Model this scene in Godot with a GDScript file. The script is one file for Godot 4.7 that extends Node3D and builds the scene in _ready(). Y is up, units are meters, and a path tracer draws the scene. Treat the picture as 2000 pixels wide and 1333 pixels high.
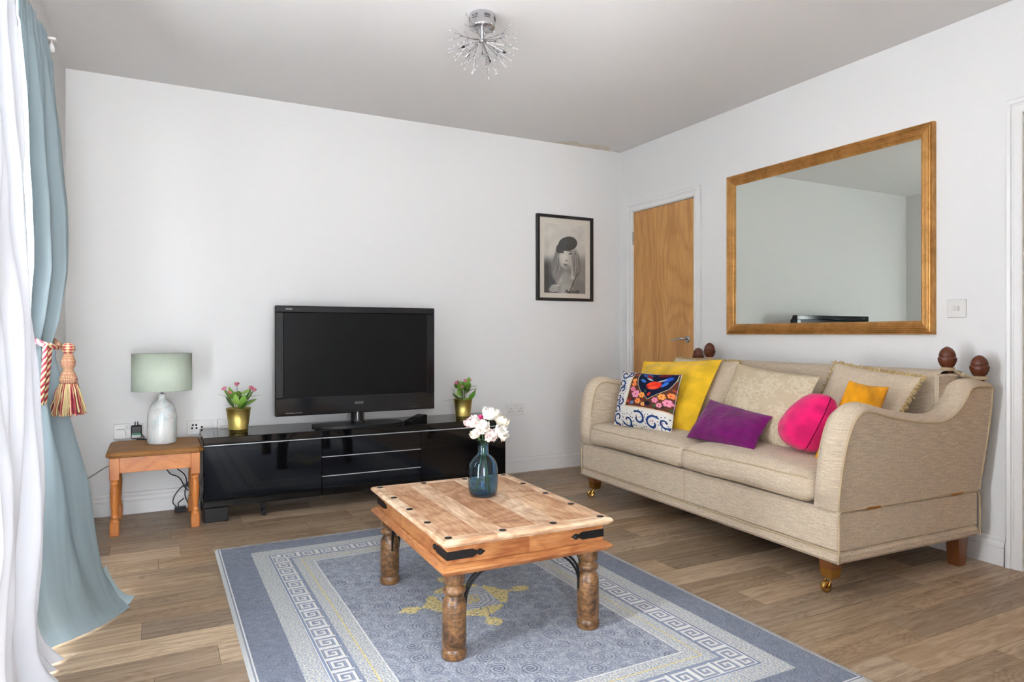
extends Node3D

# ---------------------------------------------------------------- room layout (metres; camera stands at x=0, z=0)
const XL := -0.44      # window wall
const XR := 3.325      # wall with the doors and the mirror
const ZB := -4.45      # wall behind the television
const ZF := 1.3       # wall behind the camera
const H := 2.49
const WZ0 := -2.86     # window opening
const WZ1 := -1.36
const XP := 1.05      # the room narrows beside the camera
const ZP := -0.45
const WY0 := 0.06
const WY1 := 2.06

var M := {}
var used := {}
var rng := RandomNumberGenerator.new()

# ---------------------------------------------------------------- mesh builder
class MB:
	var st := SurfaceTool.new()
	var off := Transform3D()
	func _init():
		st.begin(Mesh.PRIMITIVE_TRIANGLES)
	func smooth(on := true):
		st.set_smooth_group(0 if on else -1)
		return self
	func vert(p: Vector3, uv: Vector2):
		st.set_uv(uv)
		st.add_vertex(off * p)
	# counter-clockwise seen from outside; written clockwise for Godot
	func tri(a: Vector3, b: Vector3, c: Vector3, ua := Vector2.ZERO, ub := Vector2.ZERO, uc := Vector2.ZERO):
		vert(a, ua); vert(c, uc); vert(b, ub)
	func quad(a: Vector3, b: Vector3, c: Vector3, d: Vector3, ua := Vector2.ZERO, ub := Vector2(1, 0), uc := Vector2(1, 1), ud := Vector2(0, 1)):
		tri(a, b, c, ua, ub, uc)
		tri(a, c, d, ua, uc, ud)
	func face(pts: Array, out_dir: Vector3, uvs: Array):
		var n: Vector3 = (pts[1] - pts[0]).cross(pts[2] - pts[0])
		var p := pts
		var u := uvs
		if n.dot(out_dir) < 0.0:
			p = pts.duplicate(); p.reverse()
			u = uvs.duplicate(); u.reverse()
		for i in range(1, p.size() - 1):
			tri(p[0], p[i], p[i + 1], u[0], u[i], u[i + 1])
	# box with chamfered edges; grain = axis that texture u follows
	func box(lo: Vector3, hi: Vector3, bev := 0.0, grain := 0, us := 1.0, uo := Vector2.ZERO):
		smooth(false)
		var c := (lo + hi) * 0.5
		var h := (hi - lo) * 0.5
		bev = minf(bev, 0.49 * minf(h.x, minf(h.y, h.z)) * 2.0)
		bev = minf(bev, 0.98 * minf(h.x, minf(h.y, h.z)))
		var pt := func(s: Vector3, a: int) -> Vector3:
			var e := h
			for k in 3:
				if k != a:
					e[k] -= bev
			return c + e * s
		var uvf := func(p: Vector3, a: int) -> Vector2:
			var ua := grain
			if ua == a:
				ua = (a + 1) % 3
			var va := 3 - a - ua
			return Vector2(p[ua], p[va]) * us + uo
		for a in 3:
			var b := (a + 1) % 3
			var d := (a + 2) % 3
			for s in [-1.0, 1.0]:
				var ps := []
				var us_ := []
				for q in [[-1, -1], [1, -1], [1, 1], [-1, 1]]:
					var sg := Vector3.ZERO
					sg[a] = s; sg[b] = q[0]; sg[d] = q[1]
					var p: Vector3 = pt.call(sg, a)
					ps.append(p)
					us_.append(uvf.call(p, a))
				var o := Vector3.ZERO
				o[a] = s
				face(ps, o, us_)
		if bev > 0.00001:
			for a in 3:
				var b := (a + 1) % 3
				var d := (a + 2) % 3
				for s1 in [-1.0, 1.0]:
					for s2 in [-1.0, 1.0]:
						var sa := Vector3.ZERO
						sa[a] = s1; sa[b] = s2; sa[d] = -1
						var sb := sa
						sb[d] = 1
						var p0: Vector3 = pt.call(sa, a)
						var p1: Vector3 = pt.call(sb, a)
						var p2: Vector3 = pt.call(sb, b)
						var p3: Vector3 = pt.call(sa, b)
						var o := Vector3.ZERO
						o[a] = s1; o[b] = s2
						face([p0, p1, p2, p3], o, [uvf.call(p0, a), uvf.call(p1, a), uvf.call(p2, a), uvf.call(p3, a)])
			for sx in [-1.0, 1.0]:
				for sy in [-1.0, 1.0]:
					for sz in [-1.0, 1.0]:
						var s := Vector3(sx, sy, sz)
						var p0: Vector3 = pt.call(s, 0)
						var p1: Vector3 = pt.call(s, 1)
						var p2: Vector3 = pt.call(s, 2)
						face([p0, p1, p2], s, [uvf.call(p0, 0), uvf.call(p1, 0), uvf.call(p2, 0)])
		return self
	# profile: array of Vector2(radius, y) from bottom to top
	func lathe(profile: Array, segs := 32, at := Vector3.ZERO, flute := 0.0, flutes := 0, f0 := 0, f1 := -1):
		smooth(true)
		var n := profile.size()
		for i in n - 1:
			for k in segs:
				var a0 := TAU * k / segs
				var a1 := TAU * (k + 1) / segs
				var q := []
				for e in [[i, a0], [i + 1, a0], [i + 1, a1], [i, a1]]:
					var pr: Vector2 = profile[e[0]]
					var r := pr.x
					if flutes > 0 and e[0] >= f0 and e[0] <= f1:
						r *= 1.0 + flute * cos(e[1] * flutes)
					q.append(at + Vector3(cos(e[1]) * r, pr.y, sin(e[1]) * r))
				var u0 := float(k) / segs
				var u1 := float(k + 1) / segs
				var v0 := float(i) / (n - 1)
				var v1 := float(i + 1) / (n - 1)
				if q[1].distance_squared_to(q[2]) > 1e-12:
					tri(q[0], q[1], q[2], Vector2(u0, v0), Vector2(u0, v1), Vector2(u1, v1))
				if q[0].distance_squared_to(q[3]) > 1e-12:
					tri(q[0], q[2], q[3], Vector2(u0, v0), Vector2(u1, v1), Vector2(u1, v0))
		return self
	func tube(pts: Array, radius, segs := 8, closed := false, caps := true):
		smooth(true)
		var n := pts.size()
		var rings := []
		var prev := Vector3.ZERO
		for i in n:
			var t: Vector3
			if closed:
				t = (pts[(i + 1) % n] - pts[(i - 1 + n) % n]).normalized()
			else:
				t = (pts[mini(i + 1, n - 1)] - pts[maxi(i - 1, 0)]).normalized()
			if prev == Vector3.ZERO:
				prev = t.cross(Vector3.UP)
				if prev.length() < 0.05:
					prev = t.cross(Vector3.RIGHT)
			prev = (prev - t * prev.dot(t)).normalized()
			var b := t.cross(prev)
			var r: float = radius if (radius is float or radius is int) else radius[i]
			var ring := []
			for k in segs:
				var a := TAU * k / segs
				ring.append(pts[i] + (prev * cos(a) + b * sin(a)) * r)
			rings.append(ring)
		var run := 0.0
		for i in (n if closed else n - 1):
			var j := (i + 1) % n
			var step: float = pts[i].distance_to(pts[j])
			for k in segs:
				var k2 := (k + 1) % segs
				var u0 := float(k) / segs
				var u1 := float(k + 1) / segs
				quad(rings[i][k], rings[i][k2], rings[j][k2], rings[j][k], Vector2(u0, run), Vector2(u1, run), Vector2(u1, run + step), Vector2(u0, run + step))
			run += step
		if caps and not closed:
			smooth(false)
			for k in segs:
				var k2 := (k + 1) % segs
				tri(pts[0], rings[0][k2], rings[0][k])
				tri(pts[n - 1], rings[n - 1][k], rings[n - 1][k2])
			smooth(true)
		return self
	# f(u, v) -> point; outward normal = dP/du x dP/dv (or flipped)
	func grid(nu: int, nv: int, f: Callable, flip := false, uvs := Vector2.ONE):
		smooth(true)
		var p := []
		for j in nv + 1:
			var row := PackedVector3Array()
			for i in nu + 1:
				row.append(f.call(float(i) / nu, float(j) / nv))
			p.append(row)
		for j in nv:
			for i in nu:
				var a: Vector3 = p[j][i]
				var b: Vector3 = p[j][i + 1]
				var c: Vector3 = p[j + 1][i + 1]
				var d: Vector3 = p[j + 1][i]
				var ua := Vector2(float(i) / nu, float(j) / nv) * uvs
				var ub := Vector2(float(i + 1) / nu, float(j) / nv) * uvs
				var uc := Vector2(float(i + 1) / nu, float(j + 1) / nv) * uvs
				var ud := Vector2(float(i) / nu, float(j + 1) / nv) * uvs
				if flip:
					quad(a, d, c, b, ua, ud, uc, ub)
				else:
					quad(a, b, c, d, ua, ub, uc, ud)
		return self
	# outline in the xy plane (counter-clockwise), extruded along z from z0 to z1 (z0 < z1)
	func prism(outline: Array, z0: float, z1: float, sm := false):
		smooth(sm)
		var n := outline.size()
		for i in n:
			var a: Vector2 = outline[i]
			var b: Vector2 = outline[(i + 1) % n]
			quad(Vector3(a.x, a.y, z1), Vector3(a.x, a.y, z0), Vector3(b.x, b.y, z0), Vector3(b.x, b.y, z1), Vector2(z1, a.y), Vector2(z0, a.y), Vector2(z0, b.y), Vector2(z1, b.y))
		smooth(false)
		var poly := PackedVector2Array(outline)
		var ids := Geometry2D.triangulate_polygon(poly)
		for i in range(0, ids.size(), 3):
			for s in [[z1, 1.0], [z0, -1.0]]:
				var q := []
				var uq := []
				for k in 3:
					var o: Vector2 = poly[ids[i + k]]
					q.append(Vector3(o.x, o.y, s[0]))
					uq.append(o)
				face(q, Vector3(0, 0, s[1]), uq)
		return self
	func done() -> ArrayMesh:
		st.generate_normals()
		return st.commit()

func numbered(n: String) -> String:
	if not used.has(n):
		used[n] = 0
		return n
	used[n] += 1
	return "%s_%03d" % [n, used[n]]

func put(mesh: Mesh, called: String, m: Material, parent: Node = self) -> MeshInstance3D:
	var o := MeshInstance3D.new()
	o.mesh = mesh
	o.material_override = m
	o.name = numbered(called) if parent == self else called
	parent.add_child(o, true)
	return o

func obj(b: MB, called: String, m: Material, parent: Node = self) -> MeshInstance3D:
	return put(b.done(), called, m, parent)

func tag(o: Node, label: String, category: String, group := "") -> Node:
	o.set_meta("label", label)
	o.set_meta("category", category)
	if group:
		o.set_meta("group", group)
	return o

func thing(called: String, label: String, category: String, at := Vector3.ZERO, group := "") -> Node3D:
	var o := Node3D.new()
	o.name = numbered(called)
	add_child(o)
	o.position = at
	tag(o, label, category, group)
	return o

func struct(o: Node) -> Node:
	o.set_meta("kind", "structure")
	return o

func sr(r: float, g: float, b: float, a := 1.0) -> Color:
	return Color(r / 255.0, g / 255.0, b / 255.0, a)

func mat(c: Color, rough := 0.6, metal := 0.0, spec := 0.5) -> StandardMaterial3D:
	var m := StandardMaterial3D.new()
	m.albedo_color = c
	m.roughness = rough
	m.metallic = metal
	m.metallic_specular = spec
	return m

func tex_of(im: Image) -> ImageTexture:
	return ImageTexture.create_from_image(im)

func noise(sd: int, freq: float, oct := 3) -> FastNoiseLite:
	var n := FastNoiseLite.new()
	n.seed = sd
	n.noise_type = FastNoiseLite.TYPE_SIMPLEX_SMOOTH
	n.frequency = freq
	n.fractal_octaves = oct
	return n

# ---------------------------------------------------------------- textures
func wood_strip(im: Image, y0: int, w: int, h: int, sd: int, light: Color, dark: Color, rings: float, knot := false, streak := 0.5):
	var n1 := noise(sd, 1.0, 2)
	var n2 := noise(sd + 7, 1.0, 3)
	var kx := 0.3 + 0.4 * fmod(sd * 0.37, 1.0)
	var ky := 0.35 + 0.3 * fmod(sd * 0.61, 1.0)
	for y in h:
		var fy := float(y) / h
		for x in w:
			var fx := float(x) / w
			var wob := n1.get_noise_2d(fx * 1.6, fy * 1.1 + sd) * 0.55 + n1.get_noise_2d(fx * 6.0, fy * 5.0) * 0.07
			var d := fy - 0.5 + wob
			# cathedral arches: distance from a slowly drifting centre line
			var t := sqrt(d * d + 0.012) + 0.22 * fx
			if knot:
				var kd := Vector2((fx - kx) * 5.0, fy - ky).length()
				t += 0.16 * exp(-kd * kd * 22.0)
			var ring := 0.5 + 0.5 * sin(t * rings)
			ring = pow(ring, 2.2)
			var fine := n2.get_noise_2d(fx * 9.0, fy * 70.0)
			var fine2 := n2.get_noise_2d(fx * 30.0 + 40.0, fy * 160.0)
			var broad := n2.get_noise_2d(fx * 1.8 + 9.0, fy * 5.0 + 3.0)
			var k := 0.30 * ring + streak * 0.55 * fine + 0.22 * fine2 + 0.45 * broad + 0.26
			if knot:
				var kd2 := Vector2((fx - kx) * 6.0, fy - ky).length()
				k += 0.7 * exp(-kd2 * kd2 * 260.0)
			im.set_pixel(x, y0 + y, light.lerp(dark, clampf(k, 0.0, 1.0)))

func wood_image(w: int, h: int, sd: int, light: Color, dark: Color, rings := 60.0, knot := false, streak := 0.5) -> ImageTexture:
	var im := Image.create(w, h, false, Image.FORMAT_RGB8)
	wood_strip(im, 0, w, h, sd, light, dark, rings, knot, streak)
	return tex_of(im)

# threads running along u with slubs
func weave_image(sz: int, sd: int, base: Color, amount: float, fx: float, fy: float) -> ImageTexture:
	# noise stretched along u, blended with itself so that the cloth repeats without seams
	var im := Image.create(sz, sz, false, Image.FORMAT_RGB8)
	var n := noise(sd, 1.0, 2)
	for y in sz:
		var wy := float(y) / sz
		for x in sz:
			var wx := float(x) / sz
			var a := n.get_noise_2d(x * fx, y * fy)
			var b := n.get_noise_2d((x - sz) * fx, y * fy)
			var c := n.get_noise_2d(x * fx, (y - sz) * fy)
			var k := lerpf(lerpf(a, b, wx), c, wy * wy)
			k += 0.7 * n.get_noise_2d(x * fx * 5.0 + 90.0, y * fy * 1.7)
			k = 1.0 + amount * k
			im.set_pixel(x, y, Color(clampf(base.r * k, 0, 1), clampf(base.g * k, 0, 1), clampf(base.b * k, 0, 1)))
	return tex_of(im)

func disc(im: Image, cx: float, cy: float, rx: float, ry: float, c: Color, soft := 0.15, rot := 0.0):
	var R := int(maxf(rx, ry)) + 2
	var cr := cos(rot)
	var srn := sin(rot)
	for y in range(maxi(0, int(cy) - R), mini(im.get_height(), int(cy) + R + 1)):
		for x in range(maxi(0, int(cx) - R), mini(im.get_width(), int(cx) + R + 1)):
			var dx := x - cx
			var dy := y - cy
			var q := Vector2((dx * cr + dy * srn) / rx, (-dx * srn + dy * cr) / ry).length()
			if q < 1.0:
				var a := clampf((1.0 - q) / maxf(soft, 0.001), 0.0, 1.0) * c.a
				im.set_pixel(x, y, im.get_pixel(x, y).lerp(Color(c.r, c.g, c.b), a))

func stroke(im: Image, pts: Array, w: float, c: Color, soft := 0.4):
	for i in pts.size() - 1:
		var a: Vector2 = pts[i]
		var b: Vector2 = pts[i + 1]
		var n := maxi(1, int(a.distance_to(b) / maxf(1.0, w * 0.45)))
		for k in n + 1:
			var p := a.lerp(b, float(k) / n)
			disc(im, p.x, p.y, w, w, c, soft)

func spiral(im: Image, cx: float, cy: float, r: float, turn: float, a0: float, w: float, c: Color):
	var pts := []
	for i in 24:
		var t := i / 23.0
		var a := a0 + turn * t
		pts.append(Vector2(cx, cy) + Vector2(cos(a), sin(a)) * r * (1.0 - 0.75 * t))
	stroke(im, pts, w, c)

# ---------------------------------------------------------------- start
func _ready():
	rng.seed = 4711
	view_and_light()
	materials()
	room()
	sofa()
	television_unit()
	rug()
	coffee_table()
	curtains()
	side_table_and_lamp()
	wall_things()
	cushions()
	plants()
	vase_and_flowers()
	ceiling_fitting()
	cables()

func view_and_light():
	var cam := Camera3D.new()
	cam.name = "camera"
	add_child(cam)
	cam.position = Vector3(0, 1.026, 0)
	cam.rotation = Vector3(0, -deg_to_rad(27.68), 0)
	cam.projection = Camera3D.PROJECTION_FRUSTUM
	cam.near = 0.05
	cam.far = 60.0
	cam.size = 0.05 * 1333.0 / 1326.0
	cam.frustum_offset = Vector2(0, -13.5 / 1326.0 * 0.05)
	cam.current = true
	var we := WorldEnvironment.new()
	we.name = "world_environment"
	var e := Environment.new()
	var sky := Sky.new()
	var sm := ProceduralSkyMaterial.new()
	# even, bright overcast sky; pale paving outside
	sm.sky_top_color = Color(0.95, 0.97, 1.0)
	sm.sky_horizon_color = Color(0.955, 0.972, 1.0)
	sm.ground_bottom_color = Color(0.97, 0.98, 1.0)
	sm.ground_horizon_color = Color(0.95, 0.97, 1.0)
	sm.sky_energy_multiplier = 1.0
	sm.ground_energy_multiplier = 1.25
	sm.sun_angle_max = 0.0
	sky.sky_material = sm
	e.background_mode = Environment.BG_SKY
	e.sky = sky
	e.background_energy_multiplier = 24.0
	e.tonemap_mode = Environment.TONE_MAPPER_LINEAR
	e.tonemap_exposure = 1.03
	e.sdfgi_enabled = true
	e.ssao_enabled = true
	e.ssil_enabled = true
	we.environment = e
	add_child(we)

func triplanar(m: StandardMaterial3D, s: Vector3, world := false):
	m.uv1_triplanar = true
	m.uv1_world_triplanar = world
	m.uv1_scale = s
	return m

func materials():
	M.wall = mat(sr(240, 240, 239), 0.75, 0, 0.3)
	M.ceiling = mat(sr(242, 241, 240), 0.85, 0, 0.2)
	M.trim = mat(sr(240, 240, 239), 0.35, 0, 0.5)
	M.plastic_white = mat(sr(232, 231, 228), 0.3)
	M.black_iron = mat(sr(30, 29, 30), 0.45, 0.6)
	M.gloss_black = mat(sr(7, 8, 12), 0.04, 0, 0.5)
	M.satin_black = mat(sr(22, 22, 24), 0.35, 0, 0.4)
	M.chrome = mat(sr(215, 215, 218), 0.08, 1.0)
	M.steel = mat(sr(190, 190, 192), 0.22, 1.0)
	M.brass = mat(sr(190, 150, 84), 0.22, 1.0)
	M.gold_pot = mat(sr(196, 178, 104), 0.40, 1.0)
	M.pull = mat(sr(214, 214, 217), 0.35, 0.3)
	M.mirror = mat(sr(236, 243, 237), 0.0, 1.0)
	# oak planks of the floor: six strips in one picture, five tints
	var im := Image.create(1024, 1020, false, Image.FORMAT_RGB8)
	var lights := [sr(226, 206, 180), sr(216, 195, 167), sr(230, 212, 188), sr(210, 190, 164), sr(220, 200, 172), sr(214, 196, 172)]
	var darks := [sr(158, 132, 106), sr(142, 117, 93), sr(172, 146, 118), sr(134, 111, 90), sr(150, 125, 100), sr(142, 120, 100)]
	for i in 6:
		wood_strip(im, i * 170, 1024, 170, 31 + i * 5, lights[i], darks[i], [34.0, 62.0, 26.0, 74.0, 44.0, 54.0][i], i % 2 == 1, 0.6)
	var ft := tex_of(im)
	M.plank = []
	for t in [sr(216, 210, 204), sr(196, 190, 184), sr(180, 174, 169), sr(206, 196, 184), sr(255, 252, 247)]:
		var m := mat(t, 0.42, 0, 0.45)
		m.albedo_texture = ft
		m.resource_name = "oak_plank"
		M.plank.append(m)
	M.plank_joint = mat(sr(58, 46, 36), 0.9)
	# oak veneer of the doors
	M.oak = mat(sr(255, 255, 255), 0.38, 0, 0.45)
	M.oak.uv1_scale = Vector3(0.42, 1.25, 1)
	M.oak.albedo_texture = wood_image(768, 384, 12, sr(202, 152, 92), sr(160, 108, 56), 46.0, false, 0.75)
	# worn light hardwood of the coffee table
	var mango := wood_image(768, 384, 77, sr(240, 220, 196), sr(158, 114, 82), 46.0, true, 0.7)
	M.mango = []
	for t in [sr(255, 248, 238), sr(226, 202, 180), sr(255, 253, 248), sr(242, 224, 204), sr(212, 184, 160)]:
		var m := mat(t, 0.5, 0, 0.4)
		m.albedo_texture = mango
		M.mango.append(m)
	M.mango_edge = mat(sr(196, 150, 106), 0.42, 0, 0.45)
	M.mango_edge.albedo_texture = mango
	M.leg_wood = mat(sr(255, 255, 255), 0.32, 0, 0.5)
	M.leg_wood.albedo_texture = wood_image(256, 512, 91, sr(140, 102, 64), sr(44, 28, 17), 30.0, false, 0.9)
	# honey pine side table
	var pine := wood_image(512, 256, 53, sr(206, 140, 72), sr(164, 96, 40), 38.0, false, 0.5)
	M.pine = mat(sr(240, 226, 214), 0.35, 0, 0.5)
	M.pine.albedo_texture = pine
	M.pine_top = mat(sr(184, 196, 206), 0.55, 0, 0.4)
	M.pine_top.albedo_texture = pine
	M.mahogany = mat(sr(88, 40, 20), 0.25, 0, 0.5)
	M.sofa_leg = mat(sr(108, 62, 30), 0.35, 0, 0.5)
	# sofa cloth: slubbed threads running level
	M.sofa = mat(sr(255, 255, 255), 0.9, 0, 0.2)
	M.sofa.albedo_texture = weave_image(512, 5, sr(203, 186, 163), 0.19, 0.012, 0.30)
	M.sofa.rim_enabled = true
	M.sofa.rim = 0.25
	triplanar(M.sofa, Vector3(1.7, 1.7, 1.7))
	M.piping = mat(sr(188, 168, 138), 0.9, 0, 0.2)
	M.curtain = mat(sr(255, 255, 255), 0.95, 0, 0.15)
	M.curtain.albedo_texture = weave_image(256, 9, sr(138, 152, 156), 0.08, 0.35, 0.45)
	M.curtain.backlight_enabled = true
	M.curtain.backlight = Color(0.12, 0.14, 0.15)
	M.sheer = mat(sr(218, 221, 228, 0.994), 0.9, 0, 0.1)
	M.sheer.transparency = BaseMaterial3D.TRANSPARENCY_ALPHA
	M.sheer.backlight_enabled = true
	M.sheer.backlight = Color(0.07, 0.07, 0.072)
	M.glass = mat(Color(0.95, 0.97, 0.97, 0.06), 0.02, 0, 0.5)
	M.glass.transparency = BaseMaterial3D.TRANSPARENCY_ALPHA

# ---------------------------------------------------------------- the room
func slab(called: String, lo: Vector3, hi: Vector3, m: Material, bev := 0.0) -> Node:
	return struct(obj(MB.new().box(lo, hi, bev), called, m))

func wall_piece(parent: Node, lo: Vector3, hi: Vector3):
	obj(MB.new().box(lo, hi), "panel", M.wall, parent)

func room():
	# floor: planks 152 x 914 mm laid along x, rows measured from the photograph
	var fl := Node3D.new()
	fl.name = "floor"
	add_child(fl)
	struct(fl)
	obj(MB.new().box(Vector3(XL - 0.2, -0.12, ZB - 0.2), Vector3(XR + 0.2, -0.004, ZF + 0.2)), "underlay", M.plank_joint, fl)
	var W := 0.1517
	var L := 0.914
	var joint := {17: 0.42, 16: 0.067, 15: -0.192, 14: 0.102, 8: -0.043, 6: 0.18, 7: 0.58, 0: 2.31, 9: 2.18, 1: 1.62, 2: 0.95}
	var tone := {"7:0": 4, "6:0": 1, "0:1": 3, "8:0": 1, "8:1": 2, "3:2": 2, "2:2": 1}
	var r0 := -20
	for row in range(-21, 21):
		var z1: float = -1.375 - W * row
		var z0: float = z1 - W
		if z1 < ZB or z0 > ZF:
			continue
		z0 = maxf(z0, ZB)
		z1 = minf(z1, ZF)
		var j: float = joint.get(row, fmod(absf(row * 0.377 + 0.11), 1.0) * L)
		var x: float = j - L * 6.0
		var col := 0
		while x < XR:
			var a := maxf(x, XL)
			var b := minf(x + L, XR)
			if b - a > 0.004:
				var k := (row * 7 + col * 3 + 60) % 6
				var flip := ((row + col) % 2) == 0
				var mb := MB.new()
				var v0 := (k * 170.0 + 3.0) / 1020.0
				var v1 := (k * 170.0 + 167.0) / 1020.0
				var g := 0.0007
				var ua := (a - x) / L
				var ub := (b - x) / L
				if flip:
					ua = 1.0 - ua
					ub = 1.0 - ub
				mb.smooth(false)
				var A := Vector3(a + g, 0, z1 - g)
				var B := Vector3(b - g, 0, z1 - g)
				var C := Vector3(b - g, 0, z0 + g)
				var D := Vector3(a + g, 0, z0 + g)
				var dn := Vector3(0, -0.006, 0)
				mb.quad(A, B, C, D, Vector2(ua, v0), Vector2(ub, v0), Vector2(ub, v1), Vector2(ua, v1))
				for e in [[A, B, v0, v0], [B, C, v0, v1], [C, D, v1, v1], [D, A, v1, v0]]:
					mb.quad(e[0] + dn, e[1] + dn, e[1], e[0], Vector2(ua, e[2]), Vector2(ub, e[3]), Vector2(ub, e[3]), Vector2(ua, e[2]))
				var key := "%d:%d" % [row, col]
				var t: int = (row * 5 + col * 11 + (row * row) % 7 + 70) % 4
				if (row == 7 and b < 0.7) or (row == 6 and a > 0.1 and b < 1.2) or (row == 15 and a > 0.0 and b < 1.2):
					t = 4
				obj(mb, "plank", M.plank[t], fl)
				col += 1
			x += L
	# ceiling with the old water stain near the far corner
	var cim := Image.create(512, 512, false, Image.FORMAT_RGB8)
	cim.fill(sr(242, 241, 240))
	var cn := noise(3, 0.03, 3)
	for y in range(420, 512):
		for x in range(330, 512):
			var px := float(x) / 512.0
			var py := float(y) / 512.0
			var dd := Vector2((px - 0.865) / 0.075, (py - 0.972) / 0.022).length() + cn.get_noise_2d(x * 2.0, y * 2.0) * 0.5
			var k := clampf(1.0 - absf(dd - 0.8) / 0.25, 0.0, 1.0) * 0.55 + (0.35 if dd < 0.8 else 0.0)
			if k > 0.0:
				cim.set_pixel(x, y, sr(242, 241, 240).lerp(sr(222, 206, 180), k))
	M.ceiling.albedo_color = Color.WHITE
	M.ceiling.albedo_texture = tex_of(cim)
	var cb := MB.new()
	cb.smooth(false)
	cb.quad(Vector3(XL - 0.2, H, ZF + 0.2), Vector3(XL - 0.2, H, ZB - 0.2), Vector3(XR + 0.2, H, ZB - 0.2), Vector3(XR + 0.2, H, ZF + 0.2), Vector2(0, 0), Vector2(0, 1), Vector2(1, 1), Vector2(1, 0))
	cb.box(Vector3(XL - 0.2, H + 0.002, ZB - 0.2), Vector3(XR + 0.2, H + 0.15, ZF + 0.2))
	struct(obj(cb, "ceiling", M.ceiling))
	slab("wall_back", Vector3(XL - 0.2, 0, ZB - 0.15), Vector3(XR + 0.2, H, ZB), M.wall)
	# the room narrows to the right of the camera; a glazed garden door at its rear end
	var wp := Node3D.new()
	wp.name = "wall_partition"
	add_child(wp)
	struct(wp)
	wall_piece(wp, Vector3(XP, 0, ZP), Vector3(XR + 0.2, H, ZP + 0.12))
	wall_piece(wp, Vector3(XP, 0, ZP + 0.12), Vector3(XP + 0.12, H, ZF))
	var wq := Node3D.new()
	wq.name = "wall_rear"
	add_child(wq)
	struct(wq)
	wall_piece(wq, Vector3(XL - 0.2, 2.1, ZF), Vector3(XP + 0.12, H, ZF + 0.2))
	wall_piece(wq, Vector3(XL - 0.2, 0, ZF), Vector3(XL + 0.06, 2.1, ZF + 0.2))
	wall_piece(wq, Vector3(0.40, 0, ZF), Vector3(XP + 0.12, 2.1, ZF + 0.2))
	var gd := Node3D.new()
	gd.name = "window_2"
	add_child(gd)
	struct(gd)
	var gf := MB.new()
	var ga := XL + 0.06
	var gb := 0.40
	for gx in [ga, gb - 0.07]:
		gf.box(Vector3(gx, 0.0, ZF + 0.08), Vector3(gx + 0.07, 2.1, ZF + 0.14), 0.004)
	gf.box(Vector3(ga, 0.0, ZF + 0.08), Vector3(gb, 0.07, ZF + 0.14), 0.004)
	gf.box(Vector3(ga, 2.03, ZF + 0.08), Vector3(gb, 2.1, ZF + 0.14), 0.004)
	obj(gf, "door_frame", M.trim, gd)
	for gx in [ga + 0.07]:
		var gp := MB.new()
		gp.smooth(false)
		var gw := gb - ga - 0.14
		gp.quad(Vector3(gx, 0.07, ZF + 0.11), Vector3(gx, 2.03, ZF + 0.11), Vector3(gx + gw, 2.03, ZF + 0.11), Vector3(gx + gw, 0.07, ZF + 0.11))
		obj(gp, "pane", M.glass, gd)
	# right wall with two door openings
	var wr := Node3D.new()
	wr.name = "wall_right"
	add_child(wr)
	struct(wr)
	var T := 0.12
	var d1a := -4.284
	var d1b := -3.602
	var d2a := -1.566
	var d2b := -0.804
	wall_piece(wr, Vector3(XR, 0, ZB), Vector3(XR + T, H, d1a - 0.03))
	wall_piece(wr, Vector3(XR, 2.01, d1a - 0.03), Vector3(XR + T, H, d1b + 0.03))
	wall_piece(wr, Vector3(XR, 0, d1b + 0.03), Vector3(XR + T, H, d2a - 0.03))
	wall_piece(wr, Vector3(XR, 2.01, d2a - 0.03), Vector3(XR + T, H, d2b + 0.03))
	wall_piece(wr, Vector3(XR, 0, d2b + 0.03), Vector3(XR + T, H, ZP + 0.12))
	slab("wall_outer", Vector3(XR + T, 0, ZB - 0.2), Vector3(XR + T + 0.06, H, ZF + 0.2), M.wall)
	door(1, d1a, d1b, true)
	door(2, d2a, d2b, false)
	# left wall with the wide window
	var wl := Node3D.new()
	wl.name = "wall_left"
	add_child(wl)
	struct(wl)
	var TL := 0.2
	wall_piece(wl, Vector3(XL - TL, 0, ZB), Vector3(XL, H, WZ0))
	wall_piece(wl, Vector3(XL - TL, 0, WZ1), Vector3(XL, H, ZF))
	wall_piece(wl, Vector3(XL - TL, WY1, WZ0), Vector3(XL, H, WZ1))
	wall_piece(wl, Vector3(XL - TL, 0, WZ0), Vector3(XL, WY0, WZ1))
	window()
	# skirting boards
	skirting("baseboard_back", Vector3(XL, 0, ZB), Vector3(XR, 0, ZB), Vector3(0, 0, 1))
	skirting("baseboard_right", Vector3(XR, 0, -3.535), Vector3(XR, 0, -1.642), Vector3(-1, 0, 0))
	skirting("baseboard_left", Vector3(XL, 0, WZ0 - 0.02), Vector3(XL, 0, ZB), Vector3(1, 0, 0))

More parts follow.
